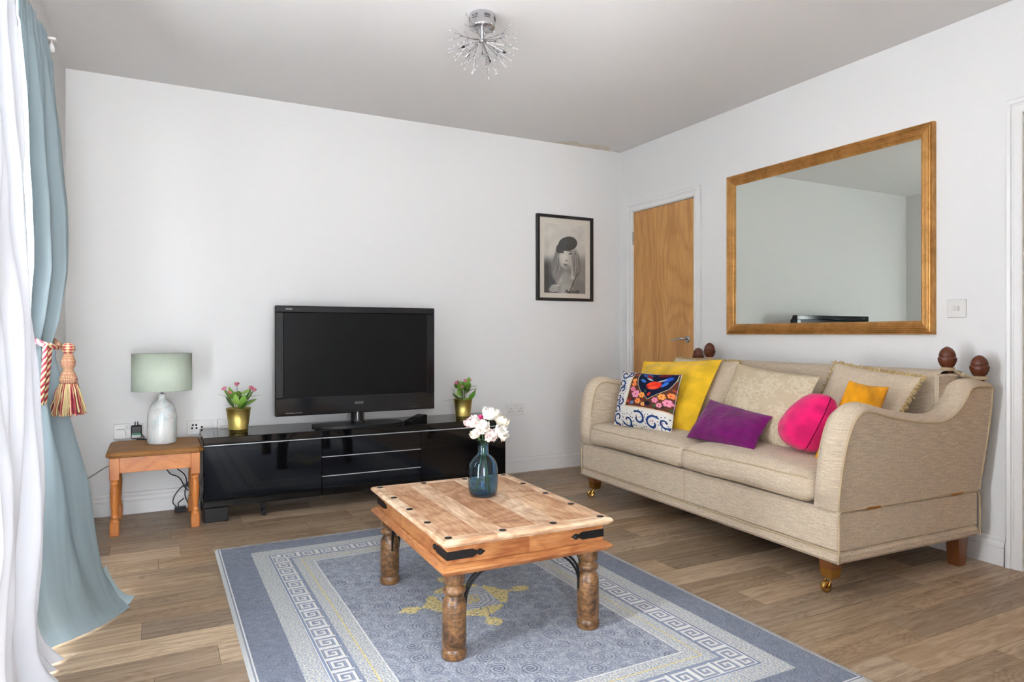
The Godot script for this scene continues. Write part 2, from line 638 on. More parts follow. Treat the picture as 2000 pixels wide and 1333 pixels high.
func skirting(called: String, a: Vector3, b: Vector3, out: Vector3):
	# profile (distance from wall, height)
	var pr := [Vector2(0, 0), Vector2(0.018, 0), Vector2(0.018, 0.070), Vector2(0.0145, 0.074), Vector2(0.0145, 0.078), Vector2(0.017, 0.082), Vector2(0.016, 0.094), Vector2(0.011, 0.102), Vector2(0.0085, 0.104), Vector2(0.0085, 0.108), Vector2(0.010, 0.111), Vector2(0.008, 0.118), Vector2(0.004, 0.122), Vector2(0, 0.123)]
	var mb := MB.new()
	mb.smooth(false)
	for i in pr.size() - 1:
		var p: Vector2 = pr[i]
		var q: Vector2 = pr[i + 1]
		var p0 := a + out * p.x + Vector3.UP * p.y
		var p1 := b + out * p.x + Vector3.UP * p.y
		var q0 := a + out * q.x + Vector3.UP * q.y
		var q1 := b + out * q.x + Vector3.UP * q.y
		mb.face([p0, p1, q1, q0], out + Vector3.UP * 0.3, [Vector2.ZERO, Vector2.ZERO, Vector2.ZERO, Vector2.ZERO])
	struct(obj(mb, called, M.trim))

# moulded strip with a stepped face, from a to b; "side" points away from the opening, "out" into the room
func moulding(mb: MB, a: Vector3, b: Vector3, side: Vector3, out: Vector3, mitre_a: float, mitre_b: float):
	var pr := [Vector2(0, 0), Vector2(0, 0.012), Vector2(0.006, 0.016), Vector2(0.030, 0.017), Vector2(0.034, 0.013), Vector2(0.040, 0.013), Vector2(0.044, 0.020), Vector2(0.056, 0.023), Vector2(0.064, 0.020), Vector2(0.067, 0.012), Vector2(0.067, 0)]
	var along := (b - a).normalized()
	mb.smooth(false)
	for i in pr.size() - 1:
		var q := []
		for e in [[i, a, mitre_a], [i, b, mitre_b], [i + 1, b, mitre_b], [i + 1, a, mitre_a]]:
			var p: Vector2 = pr[e[0]]
			var base: Vector3 = e[1]
			q.append(base + side * p.x + out * p.y + along * e[2] * p.x)
		mb.face(q, out + side * (0.4 if i > 5 else -0.4), [Vector2.ZERO, Vector2.ZERO, Vector2.ZERO, Vector2.ZERO])

func door(n: int, za: float, zb: float, hinges_far: bool):
	var top := 1.981
	var out := Vector3(-1, 0, 0)
	# frame: lining and architrave
	var mb := MB.new()
	moulding(mb, Vector3(XR, 0, za - 0.006), Vector3(XR, top + 0.006, za - 0.006), Vector3(0, 0, -1), out, 0, 1)
	moulding(mb, Vector3(XR, 0, zb + 0.006), Vector3(XR, top + 0.006, zb + 0.006), Vector3(0, 0, 1), out, 0, 1)
	moulding(mb, Vector3(XR, top + 0.006, za - 0.006), Vector3(XR, top + 0.006, zb + 0.006), Vector3(0, 1, 0), out, -1, 1)
	mb.box(Vector3(XR - 0.001, 0, za - 0.03), Vector3(XR + 0.12, top + 0.03, za - 0.003))
	mb.box(Vector3(XR - 0.001, 0, zb + 0.003), Vector3(XR + 0.12, top + 0.03, zb + 0.03))
	mb.box(Vector3(XR - 0.001, top + 0.003, za - 0.03), Vector3(XR + 0.12, top + 0.03, zb + 0.03))
	struct(obj(mb, "trim_%d" % n, M.trim))
	var d := Node3D.new()
	d.name = "door_%d" % n
	add_child(d)
	struct(d)
	var recess := 0.004 if n == 1 else 0.05
	var leaf := MB.new()
	leaf.smooth(false)
	leaf.box(Vector3(XR + recess, 0.006, za), Vector3(XR + recess + 0.04, top, zb), 0.0015, 1, 0.9, Vector2(0.02, 0.3))
	var lf := obj(leaf, "leaf", M.oak, d)
	# lever handle on a round rose
	var hz := zb - 0.07 if hinges_far else za + 0.07
	var dirz := -1.0 if hinges_far else 1.0
	var hy := 0.99
	var hb := MB.new()
	hb.off = Transform3D(Basis(Vector3(0, 0, 1), PI / 2), Vector3(XR + recess, hy, hz))
	hb.lathe([Vector2(0.0, 0.010), Vector2(0.022, 0.010), Vector2(0.026, 0.007), Vector2(0.026, 0.0)].map(func(p): return Vector2(p.x, p.y)), 24)
	hb.off = Transform3D()
	var pts := []
	var rad := []
	for i in 14:
		var t := i / 13.0
		pts.append(Vector3(XR + recess - 0.008 - 0.042 * minf(1.0, t * 4.0), hy + 0.006 * sin(t * 4.5) - 0.004 * t, hz + dirz * 0.118 * maxf(0.0, t - 0.2) / 0.8))
		rad.append(lerpf(0.0095, 0.0055, t))
	hb.tube(pts, rad, 10)
	obj(hb, "handle", M.steel, d).set_meta("label", "curved brushed metal lever handle on a round plate")
	for hyy in [0.22, 0.99, 1.78]:
		var g := MB.new()
		var zz := za - 0.003 if hinges_far else zb + 0.003
		g.box(Vector3(XR - 0.006, hyy - 0.05, zz - 0.006), Vector3(XR + 0.004, hyy + 0.05, zz + 0.006), 0.002)
		obj(g, "hinge", M.steel, d)

func window():
	var w := Node3D.new()
	w.name = "window_1"
	add_child(w)
	struct(w)
	var x0 := XL - 0.13
	var x1 := XL - 0.07
	var f := MB.new()
	f.box(Vector3(x0, WY0, WZ0), Vector3(x1, WY0 + 0.06, WZ1), 0.004)
	f.box(Vector3(x0, WY1 - 0.06, WZ0), Vector3(x1, WY1, WZ1), 0.004)
	var n := 2
	for i in n + 1:
		var z := lerpf(WZ0 + 0.03, WZ1 - 0.03, float(i) / n)
		f.box(Vector3(x0, WY0 + 0.06, z - 0.03), Vector3(x1, WY1 - 0.06, z + 0.03), 0.004)
	obj(f, "window_frame", M.trim, w)
	for i in n:
		var za := lerpf(WZ0 + 0.03, WZ1 - 0.03, float(i) / n) + 0.03
		var zb := lerpf(WZ0 + 0.03, WZ1 - 0.03, float(i + 1) / n) - 0.03
		var p := MB.new()
		p.smooth(false)
		p.quad(Vector3(x0 + 0.03, WY0 + 0.06, za), Vector3(x0 + 0.03, WY1 - 0.06, za), Vector3(x0 + 0.03, WY1 - 0.06, zb), Vector3(x0 + 0.03, WY0 + 0.06, zb))
		obj(p, "pane", M.glass, w)

# ---------------------------------------------------------------- sofa
# arm: side outline (x = depth, y = height) padded across its thickness
func sofa_arm(side: float, lean: float, parent: Node):
	var prof := [Vector2(0.004, 0.338), Vector2(0.0, 0.412), Vector2(0.002, 0.494), Vector2(0.008, 0.558), Vector2(0.018, 0.618), Vector2(0.036, 0.674), Vector2(0.062, 0.708), Vector2(0.099, 0.724), Vector2(0.16, 0.716), Vector2(0.25, 0.695), Vector2(0.354, 0.676), Vector2(0.462, 0.661), Vector2(0.557, 0.656), Vector2(0.625, 0.665), Vector2(0.683, 0.693), Vector2(0.726, 0.736), Vector2(0.757, 0.782), Vector2(0.786, 0.797), Vector2(0.85, 0.797), Vector2(0.912, 0.794), Vector2(0.922, 0.69), Vector2(0.915, 0.504), Vector2(0.905, 0.338)]
	# smooth the outline a little
	var c := Curve2D.new()
	for i in prof.size():
		var p: Vector2 = prof[i]
		var t := Vector2.ZERO
		if i > 0 and i < prof.size() - 1 and i != 19:
			t = (prof[i + 1] - prof[i - 1]) * 0.17
		c.add_point(p, -t, t)
	var pts := c.tessellate_even_length(5, 0.02)
	var n := pts.size()
	var th := 0.115
	var at := func(i: int, s: float) -> Vector3:
		# s 0..1 from the outer to the inner face
		var p := pts[i]
		var a := pts[maxi(i - 1, 0)]
		var b := pts[mini(i + 1, n - 1)]
		var t := (b - a).normalized()
		var nor := Vector2(-t.y, t.x)
		var bulge := 0.034 * pow(maxf(0.0, sin(PI * clampf(s, 0.0, 1.0))), 0.7) * clampf((p.y - 0.33) / 0.08, 0.15, 1.0)
		if p.x > 0.88 and p.y < 0.79:
			bulge *= 0.1
		var q := p + nor * bulge
		var z := -s * th
		return Vector3(q.x, q.y, side * (z + lean * maxf(0.0, q.y - 0.34) / 0.45))
	var mb := MB.new()
	mb.smooth(true)
	var K := 10
	for i in n - 1:
		for k in K:
			var s0 := float(k) / K
			var s1 := float(k + 1) / K
			var q := [at.call(i, s0), at.call(i + 1, s0), at.call(i + 1, s1), at.call(i, s1)]
			var mid := (pts[i] + pts[i + 1]) * 0.5
			var od := Vector3(mid.x - 0.45, mid.y - 0.5, 0)
			var nn: Vector2 = (pts[i + 1] - pts[i])
			od = Vector3(-nn.y, nn.x, 0)
			mb.face(q, od, [Vector2.ZERO, Vector2.ZERO, Vector2.ZERO, Vector2.ZERO])
	# the two side panels, slightly full
	var poly := PackedVector2Array(pts)
	var ids := Geometry2D.triangulate_polygon(poly)
	mb.smooth(false)
	for s in [0.0, 1.0]:
		for i in range(0, ids.size(), 3):
			var q := [at.call(ids[i], s), at.call(ids[i + 1], s), at.call(ids[i + 2], s)]
			mb.face(q, Vector3(0, 0, side * (1.0 if s == 0.0 else -1.0)), [Vector2.ZERO, Vector2.ZERO, Vector2.ZERO])
	# bottom
	mb.face([at.call(0, 0.0), at.call(0, 1.0), at.call(n - 1, 1.0), at.call(n - 1, 0.0)], Vector3.DOWN, [Vector2.ZERO, Vector2.ZERO, Vector2.ZERO, Vector2.ZERO])
	var arm := obj(mb, "arm", M.sofa, parent)
	if side < 0:
		arm.position.z = -1.89
	for s in [0.0, 1.0]:
		var line := []
		for i in n:
			if s == 0.0 or pts[i].y > 0.5:
				line.append(at.call(i, s))
		var pb := MB.new()
		pb.tube(line, 0.0048, 8)
		obj(pb, "piping", M.piping, arm)

func castor(parent: Node, x: float, z: float, turn: float):
	var leg := MB.new()
	leg.smooth(false)
	# tapered wooden block
	var w0 := 0.032
	var w1 := 0.024
	var ring := func(y: float, w: float) -> Array:
		return [Vector3(x - w, y, z + w), Vector3(x + w, y, z + w), Vector3(x + w, y, z - w), Vector3(x - w, y, z - w)]
	var a: Array = ring.call(0.140, w0)
	var b: Array = ring.call(0.088, 0.0265)
	for k in 4:
		leg.quad(b[k], b[(k + 1) % 4], a[(k + 1) % 4], a[k])
	var l := obj(leg, "leg", M.sofa_leg, parent)
	var f := MB.new()
	f.smooth(false)
	var c: Array = ring.call(0.094, 0.0285)
	var d: Array = ring.call(0.056, w1)
	for k in 4:
		f.quad(d[k], d[(k + 1) % 4], c[(k + 1) % 4], c[k])
	f.quad(c[0], c[1], c[2], c[3])
	f.quad(d[3], d[2], d[1], d[0])
	obj(f, "ferrule", M.brass, l)
	var w := MB.new()
	var dirv := Vector3(cos(turn), 0, sin(turn))
	var ax := Vector3(-dirv.z, 0, dirv.x)
	var ctr := Vector3(x, 0.0235, z) + dirv * 0.026
	w.off = Transform3D(Basis(dirv, ax, Vector3.UP), ctr)
	w.lathe([Vector2(0.008, -0.006), Vector2(0.017, -0.009), Vector2(0.0225, -0.0085), Vector2(0.0235, -0.005), Vector2(0.0235, 0.005), Vector2(0.0225, 0.0085), Vector2(0.017, 0.009), Vector2(0.008, 0.006)], 28)
	w.off = Transform3D()
	for s in [-1.0, 1.0]:
		w.tube([Vector3(x, 0.058, z) + ax * s * 0.008, Vector3(x, 0.05, z) + ax * s * 0.012 + dirv * 0.012, ctr + ax * s * 0.0125], 0.0036, 8)
	w.tube([ctr - ax * 0.015, ctr + ax * 0.015], 0.006, 10)
	obj(w, "castor", M.brass, l)

func finial_at(parent: Node, p: Vector3):
	var pr := [Vector2(0.0, -0.01), Vector2(0.019, -0.01), Vector2(0.019, 0.006), Vector2(0.024, 0.010), Vector2(0.025, 0.014), Vector2(0.021, 0.017), Vector2(0.026, 0.020), Vector2(0.0345, 0.040), Vector2(0.0365, 0.052), Vector2(0.0355, 0.060), Vector2(0.032, 0.060), Vector2(0.0345, 0.063), Vector2(0.0335, 0.074), Vector2(0.028, 0.088), Vector2(0.019, 0.099), Vector2(0.008, 0.106), Vector2(0.0, 0.108)]
	var mb := MB.new()
	mb.lathe(pr, 72, p, 0.035, 24, 6, 9)
	obj(mb, "finial", M.mahogany, parent)

func plump(lo: Vector3, hi: Vector3, crown: float, sag: float, sd: int, lines: Array) -> MB:
	# box cushion with a crowned top, rounded edges and slightly wavy borders
	var mb := MB.new()
	var nz := noise(sd, 3.0, 2)
	var c := (lo + hi) * 0.5
	var h := (hi - lo) * 0.5
	var f := func(d: Vector3) -> Vector3:
		# d on the unit cube; rounded box
		var r := 0.042
		var inner := Vector3(h.x - r, h.y - r, h.z - r)
		var p := Vector3(d.x * h.x, d.y * h.y, d.z * h.z)
		var q := Vector3(clampf(p.x, -inner.x, inner.x), clampf(p.y, -inner.y, inner.y), clampf(p.z, -inner.z, inner.z))
		var e := p - q
		if e.length() > 0.0001:
			p = q + e.normalized() * minf(e.length(), r) if e.length() > r else p
		var k := (1.0 - pow(absf(d.x), 4.0)) * (1.0 - pow(absf(d.z), 4.0))
		if d.y > 0.0:
			p.y += crown * k * d.y
		else:
			p.y += sag * (1.0 - d.z * d.z) * (-d.y) * clampf(-d.x, 0.0, 1.0)
		var bul := 0.014 * (1.0 - d.y * d.y)
		p.x += signf(d.x) * bul * pow(absf(d.x), 6.0) * (1.0 - pow(absf(d.z), 6.0))
		p.z += signf(d.z) * bul * 0.5 * pow(absf(d.z), 6.0)
		p += Vector3(0.4, 0.8, 0.2) * nz.get_noise_3d(p.x, p.y * 2.0 + sd, p.z) * 0.008
		return c + p
	for yy in [0.80, -0.80]:
		var line := []
		for i in 31:
			line.append(f.call(Vector3(-1.0, yy, lerpf(0.985, -0.985, i / 30.0))) + Vector3(-0.001, 0, 0))
		lines.append(line)
	var N := 26
	var NY := 10
	for ax in 3:
		for s in [-1.0, 1.0]:
			var b := (ax + 1) % 3
			var d2 := (ax + 2) % 3
			var g := func(u: float, v: float) -> Vector3:
				var d := Vector3.ZERO
				d[ax] = s
				d[b] = 2.0 * u - 1.0
				d[d2] = 2.0 * v - 1.0
				return f.call(d)
			mb.grid(NY if b == 1 else N, NY if d2 == 1 else N, g, s < 0.0)
	return mb

func sofa():
	var s := thing("sofa", "beige fabric two-seat sofa with high drop arms, wooden finials and brass castors", "sofa", Vector3(2.333, 0, -1.737))
	s.rotation.y = -0.035
	var L := 1.89
	# base with a lower border
	var b := MB.new()
	b.box(Vector3(0.006, 0.172, -L + 0.004), Vector3(0.905, 0.336, -0.004), 0.012)
	b.box(Vector3(0.0, 0.128, -L), Vector3(0.91, 0.176, 0.0), 0.014)
	var base := obj(b, "base", M.sofa, s)
	var pp := MB.new()
	pp.tube([Vector3(0.002, 0.176, -L), Vector3(0.001, 0.176, -0.001)], 0.0035, 8)
	pp.tube([Vector3(0.002, 0.134, 0.0), Vector3(0.004, 0.176, 0.001), Vector3(0.004, 0.25, 0.001), Vector3(0.006, 0.325, -0.001), Vector3(0.02, 0.336, -0.002), Vector3(0.89, 0.334, -0.002), Vector3(0.908, 0.31, 0.0), Vector3(0.91, 0.14, 0.001)], 0.0045, 8)
	pp.tube([Vector3(0.004, 0.134, -L), Vector3(0.004, 0.325, -L + 0.001)], 0.0045, 8)
	pp.tube([Vector3(0.0055, 0.176, -0.905), Vector3(0.0055, 0.334, -0.905)], 0.0022, 6)
	obj(pp, "piping", M.piping, base)
	sofa_arm(1.0, 0.05, s)
	sofa_arm(-1.0, 0.0, s)
	# back, leaning a little
	var k := MB.new()
	var g := func(u: float, v: float) -> Vector3:
		# u along the length, v round the section
		var sec := [Vector2(0.66, 0.336), Vector2(0.675, 0.45), Vector2(0.695, 0.62), Vector2(0.708, 0.78), Vector2(0.716, 0.835), Vector2(0.735, 0.858), Vector2(0.77, 0.864), Vector2(0.85, 0.864), Vector2(0.884, 0.856), Vector2(0.895, 0.835), Vector2(0.897, 0.6), Vector2(0.89, 0.336)]
		var t := v * (sec.size() - 1)
		var i := mini(int(t), sec.size() - 2)
		var p: Vector2 = sec[i].lerp(sec[i + 1], t - i)
		return Vector3(p.x, p.y, lerpf(-0.062, -L + 0.062, u))
	k.grid(24, 33, g, true)
	for e in [-0.062, -L + 0.062]:
		k.box(Vector3(0.69, 0.336, e - 0.012), Vector3(0.89, 0.85, e + 0.012), 0.01)
	obj(k, "back", M.sofa, s)
	# seat cushions with piped edges
	for e in [[-0.117, -0.903, 11], [-0.909, -1.773, 12]]:
		var lo := Vector3(-0.026, 0.341, e[1])
		var hi := Vector3(0.68, 0.466, e[0])
		var lines := []
		var cu := obj(plump(lo, hi, 0.035, 0.008, e[2], lines), "seat_cushion", M.sofa, s)
		for line in lines:
			var pl := MB.new()
			pl.tube(line, 0.0036, 8)
			obj(pl, "piping", M.piping, cu)
	castor(s, 0.05, -0.075, PI)
	castor(s, 0.05, -L + 0.085, PI + 0.3)
	# rear legs, splayed back
	for z in [-0.05, -L + 0.06]:
		var lg := MB.new()
		lg.smooth(false)
		var a := [Vector3(0.79, 0.14, z + 0.03), Vector3(0.86, 0.14, z + 0.03), Vector3(0.86, 0.14, z - 0.03), Vector3(0.79, 0.14, z - 0.03)]
		var d := [Vector3(0.80, 0, z + 0.024), Vector3(0.85, 0, z + 0.024), Vector3(0.85, 0, z - 0.024), Vector3(0.80, 0, z - 0.024)]
		for i in 4:
			lg.quad(d[i], d[(i + 1) % 4], a[(i + 1) % 4], a[i])
		lg.quad(d[3], d[2], d[1], d[0])
		obj(lg, "leg", M.sofa_leg, s)
	# finials: one on the back and one on each arm, tied with cord
	var fins := [[Vector3(0.815, 0.862, -0.085), Vector3(0.885, 0.826, 0.012)], [Vector3(0.80, 0.862, -L + 0.285), Vector3(0.862, 0.826, -L + 0.105)]]
	for pair in fins:
		for p in pair:
			finial_at(s, p)
		var a: Vector3 = pair[0]
		var d: Vector3 = pair[1]
		var cord := MB.new()
		for p in pair:
			for w in 2:
				var loop := []
				for i in 20:
					var t := TAU * i / 20.0
					loop.append(p + Vector3(cos(t) * 0.026, 0.003 + 0.007 * w, sin(t) * 0.026))
				cord.tube(loop, 0.0045, 7, true)
		for w in [-1.0, 1.0]:
			var mid := (a + d) * 0.5 + Vector3(0, -0.006 * w - 0.004, 0)
			cord.tube([a + Vector3(0.004 * w, 0.006, 0.02 * signf(d.z - a.z)), mid, d + Vector3(0.004 * w, 0.006, -0.02 * signf(d.z - a.z))], 0.0042, 7)
		cord.off = Transform3D(Basis(), (a + d) * 0.5)
		cord.lathe([Vector2(0, -0.012), Vector2(0.010, -0.006), Vector2(0.011, 0.002), Vector2(0.006, 0.010), Vector2(0, 0.011)], 12)
		obj(cord, "cord", M.piping, s).set_meta("label", "pale cord tied between two finials")
	# little brass hinges under the near arm
	for x in [0.16, 0.70]:
		var h := MB.new()
		h.box(Vector3(x, 0.330, -0.006), Vector3(x + 0.085, 0.3375, 0.003), 0.001)
		obj(h, "hinge", M.brass, s)
# ---------------------------------------------------------------- low cabinet, television
func text_on(parent: Node, words: String, h: float, at: Vector3, m: Material, serif := true, rot := Vector3.ZERO):
	var t := TextMesh.new()
	var f := SystemFont.new()
	f.font_names = PackedStringArray(["Droid Serif" if serif else "Droid Sans"])
	f.font_weight = 700
	t.font = f
	t.text = words
	t.font_size = 32
	t.pixel_size = h / 23.0
	t.depth = 0.0006
	t.curve_step = 1.0
	var o := put(t, "lettering", m, parent)
	o.position = at
	o.rotation = rot
	return o

func television_unit():
	var zf := -4.022
	var zb := -4.43
	var xa := 0.228
	var xb := 2.062
	var top := 0.463
	var c := thing("tv_cabinet", "low glossy black cabinet with drawers under the television", "cabinet", Vector3(0.5 * (xa + xb), 0, 0.5 * (zf + zb)))
	var o := -c.position
	var part := func(called: String, lo: Vector3, hi: Vector3, m: Material, bev := 0.002) -> Node:
		return obj(MB.new().box(lo + o, hi + o, bev), called, m, c)
	part.call("top_panel", Vector3(xa, top - 0.038, zb), Vector3(xb, top, zf), M.gloss_black, 0.0025)
	part.call("body", Vector3(xa + 0.004, 0.082, zb + 0.004), Vector3(xb - 0.004, top - 0.04, zf - 0.024), M.satin_black)
	part.call("side_panel", Vector3(xa, 0.078, zb), Vector3(xa + 0.018, top - 0.039, zf - 0.022), M.gloss_black)
	part.call("side_panel", Vector3(xb - 0.018, 0.078, zb), Vector3(xb, top - 0.039, zf - 0.022), M.gloss_black)
	var x1 := 0.858
	var x2 := 1.468
	var f0 := 0.082
	var f1 := top - 0.047
	# fronts
	part.call("flap_door", Vector3(xa + 0.001, f0, zf - 0.02), Vector3(x1 - 0.0015, f1, zf), M.gloss_black, 0.0015)
	part.call("flap_door", Vector3(x2 + 0.0015, f0, zf - 0.02), Vector3(xb - 0.001, f1, zf), M.gloss_black, 0.0015)
	var hs := [[f0, 0.192], [0.197, 0.305], [0.310, f1]]
	for e in hs:
		part.call("drawer", Vector3(x1 + 0.0015, e[0], zf - 0.02), Vector3(x2 - 0.0015, e[1], zf), M.gloss_black, 0.0015)
	# pale metal pulls along the upper edges
	for e in [[xa + 0.001, x1 - 0.0015, f1], [x2 + 0.0015, xb - 0.001, f1], [x1 + 0.0015, x2 - 0.0015, f1], [x1 + 0.0015, x2 - 0.0015, 0.305], [x1 + 0.0015, x2 - 0.0015, 0.192]]:
		part.call("edge_pull", Vector3(e[0], e[2], zf - 0.018), Vector3(e[1], e[2] + 0.0042, zf + 0.001), M.pull, 0.0008)
	part.call("foot", Vector3(xa + 0.004, 0, zf - 0.14), Vector3(xa + 0.125, 0.08, zf - 0.004), M.satin_black, 0.004)
	part.call("foot", Vector3(xb - 0.125, 0, zf - 0.14), Vector3(xb - 0.004, 0.08, zf - 0.004), M.satin_black, 0.004)
	part.call("foot", Vector3(xa + 0.004, 0, zb + 0.01), Vector3(xa + 0.08, 0.08, zb + 0.10), M.satin_black, 0.004)
	part.call("foot", Vector3(xb - 0.08, 0, zb + 0.01), Vector3(xb - 0.004, 0.08, zb + 0.10), M.satin_black, 0.004)
	for x in [0.54, 1.66]:
		var w := MB.new()
		w.off = Transform3D(Basis(Vector3(0, 0, 1), PI / 2), Vector3(x, 0.022, zf - 0.03) + o)
		w.lathe([Vector2(0.0, -0.010), Vector2(0.018, -0.010), Vector2(0.022, -0.007), Vector2(0.022, 0.007), Vector2(0.018, 0.010), Vector2(0.0, 0.010)], 20)
		w.off = Transform3D(Basis(), o)
		w.box(Vector3(x - 0.013, 0.02, zf - 0.045), Vector3(x + 0.013, 0.08, zf - 0.034), 0.002)
		obj(w, "castor", M.satin_black, c)
	# television
	var t := thing("television", "large black flat television on a pedestal stand", "television", Vector3(1.112, top, -4.18))
	var tc: StandardMaterial3D = M.gloss_black.duplicate()
	tc.albedo_color = sr(13, 14, 18)
	tc.roughness = 0.12
	var W := 0.496
	var y0 := 0.078
	var y1 := 0.731
	var body := MB.new()
	body.box(Vector3(-W + 0.02, y0 + 0.02, -0.075), Vector3(W - 0.02, y1 - 0.02, -0.02), 0.02)
	obj(body, "housing", M.satin_black, t)
	# bezel: four bars
	var bz := MB.new()
	var ix := 0.445
	var iy0 := 0.186
	var iy1 := 0.690
	bz.box(Vector3(-W, y0, -0.024), Vector3(W, iy0, 0.030), 0.005)
	bz.box(Vector3(-W, iy1, -0.024), Vector3(W, y1, 0.030), 0.005)
	bz.box(Vector3(-W, iy0 - 0.004, -0.024), Vector3(-ix, iy1 + 0.004, 0.030), 0.005)
	bz.box(Vector3(ix, iy0 - 0.004, -0.024), Vector3(W, iy1 + 0.004, 0.030), 0.005)
	obj(bz, "bezel", tc, t)
	var scr := mat(sr(14, 14, 15), 0.22, 0, 0.3)
	obj(MB.new().box(Vector3(-ix - 0.002, iy0 - 0.002, -0.02), Vector3(ix + 0.002, iy1 + 0.002, 0.0225)), "screen", scr, t)
	text_on(t, "SONY", 0.0135, Vector3(0.0, 0.139, 0.0305), M.steel, true)
	text_on(t, "BRAVIA", 0.0075, Vector3(-W + 0.078, 0.711, 0.0305), M.steel, false)
	var marks := MB.new()
	var marks2 := MB.new()
	for i in 7:
		marks.box(Vector3(-W + 0.06 + i * 0.014, 0.094, 0.0298), Vector3(-W + 0.07 + i * 0.014, 0.0975, 0.0304))
	for i in 3:
		marks2.box(Vector3(W - 0.16 + i * 0.022, 0.097, 0.0298), Vector3(W - 0.153 + i * 0.022, 0.0985, 0.0304))
	for mk in [marks, marks2]:
		obj(mk, "printed_marks", M.steel, t).set_meta("kind", "stuff")
	# stand: curved base plate and neck
	var sb := MB.new()
	var out := []
	for i in 25:
		var a := PI * i / 24.0
		out.append(Vector2(-0.27 * cos(a), -0.07 - 0.085 * sin(a)))
	out.append(Vector2(0.27, 0.05))
	out.append(Vector2(0.2, 0.085))
	out.append(Vector2(-0.2, 0.085))
	out.append(Vector2(-0.27, 0.05))
	sb.off = Transform3D(Basis(Vector3(1, 0, 0), PI / 2), Vector3(0, 0, 0))
	out.reverse()
	sb.prism(out, -0.014, -0.001)
	sb.off = Transform3D()
	obj(sb, "stand_base", M.satin_black, t).rotation.y = PI
	var nk := MB.new()
	nk.lathe([Vector2(0.055, 0.012), Vector2(0.046, 0.02), Vector2(0.042, 0.03), Vector2(0.042, 0.085)], 28, Vector3(0, 0, -0.01))
	obj(nk, "neck", tc, t)
	# handset lying on the cabinet
	var h := thing("telephone_handset", "small black wedge-shaped device on the cabinet right of the television", "device", Vector3(1.47, top, -4.13))
	h.rotation.y = 0.5
	var hb := MB.new()
	hb.prism([Vector2(-0.075, 0.001), Vector2(0.075, 0.001), Vector2(0.075, 0.040), Vector2(0.060, 0.046), Vector2(-0.075, 0.014)], -0.032, 0.032)
	obj(hb, "body", M.satin_black, h)
	var hk := MB.new()
	hk.off = Transform3D(Basis(Vector3(0, 0, 1), 0.233), Vector3(-0.005, 0.0305, 0))
	for i in 3:
		for j in 3:
			hk.box(Vector3(-0.05 + i * 0.02, -0.001, -0.02 + j * 0.016), Vector3(-0.037 + i * 0.02, 0.0025, -0.009 + j * 0.016), 0.001)
	obj(hk, "buttons", M.black_iron, h)
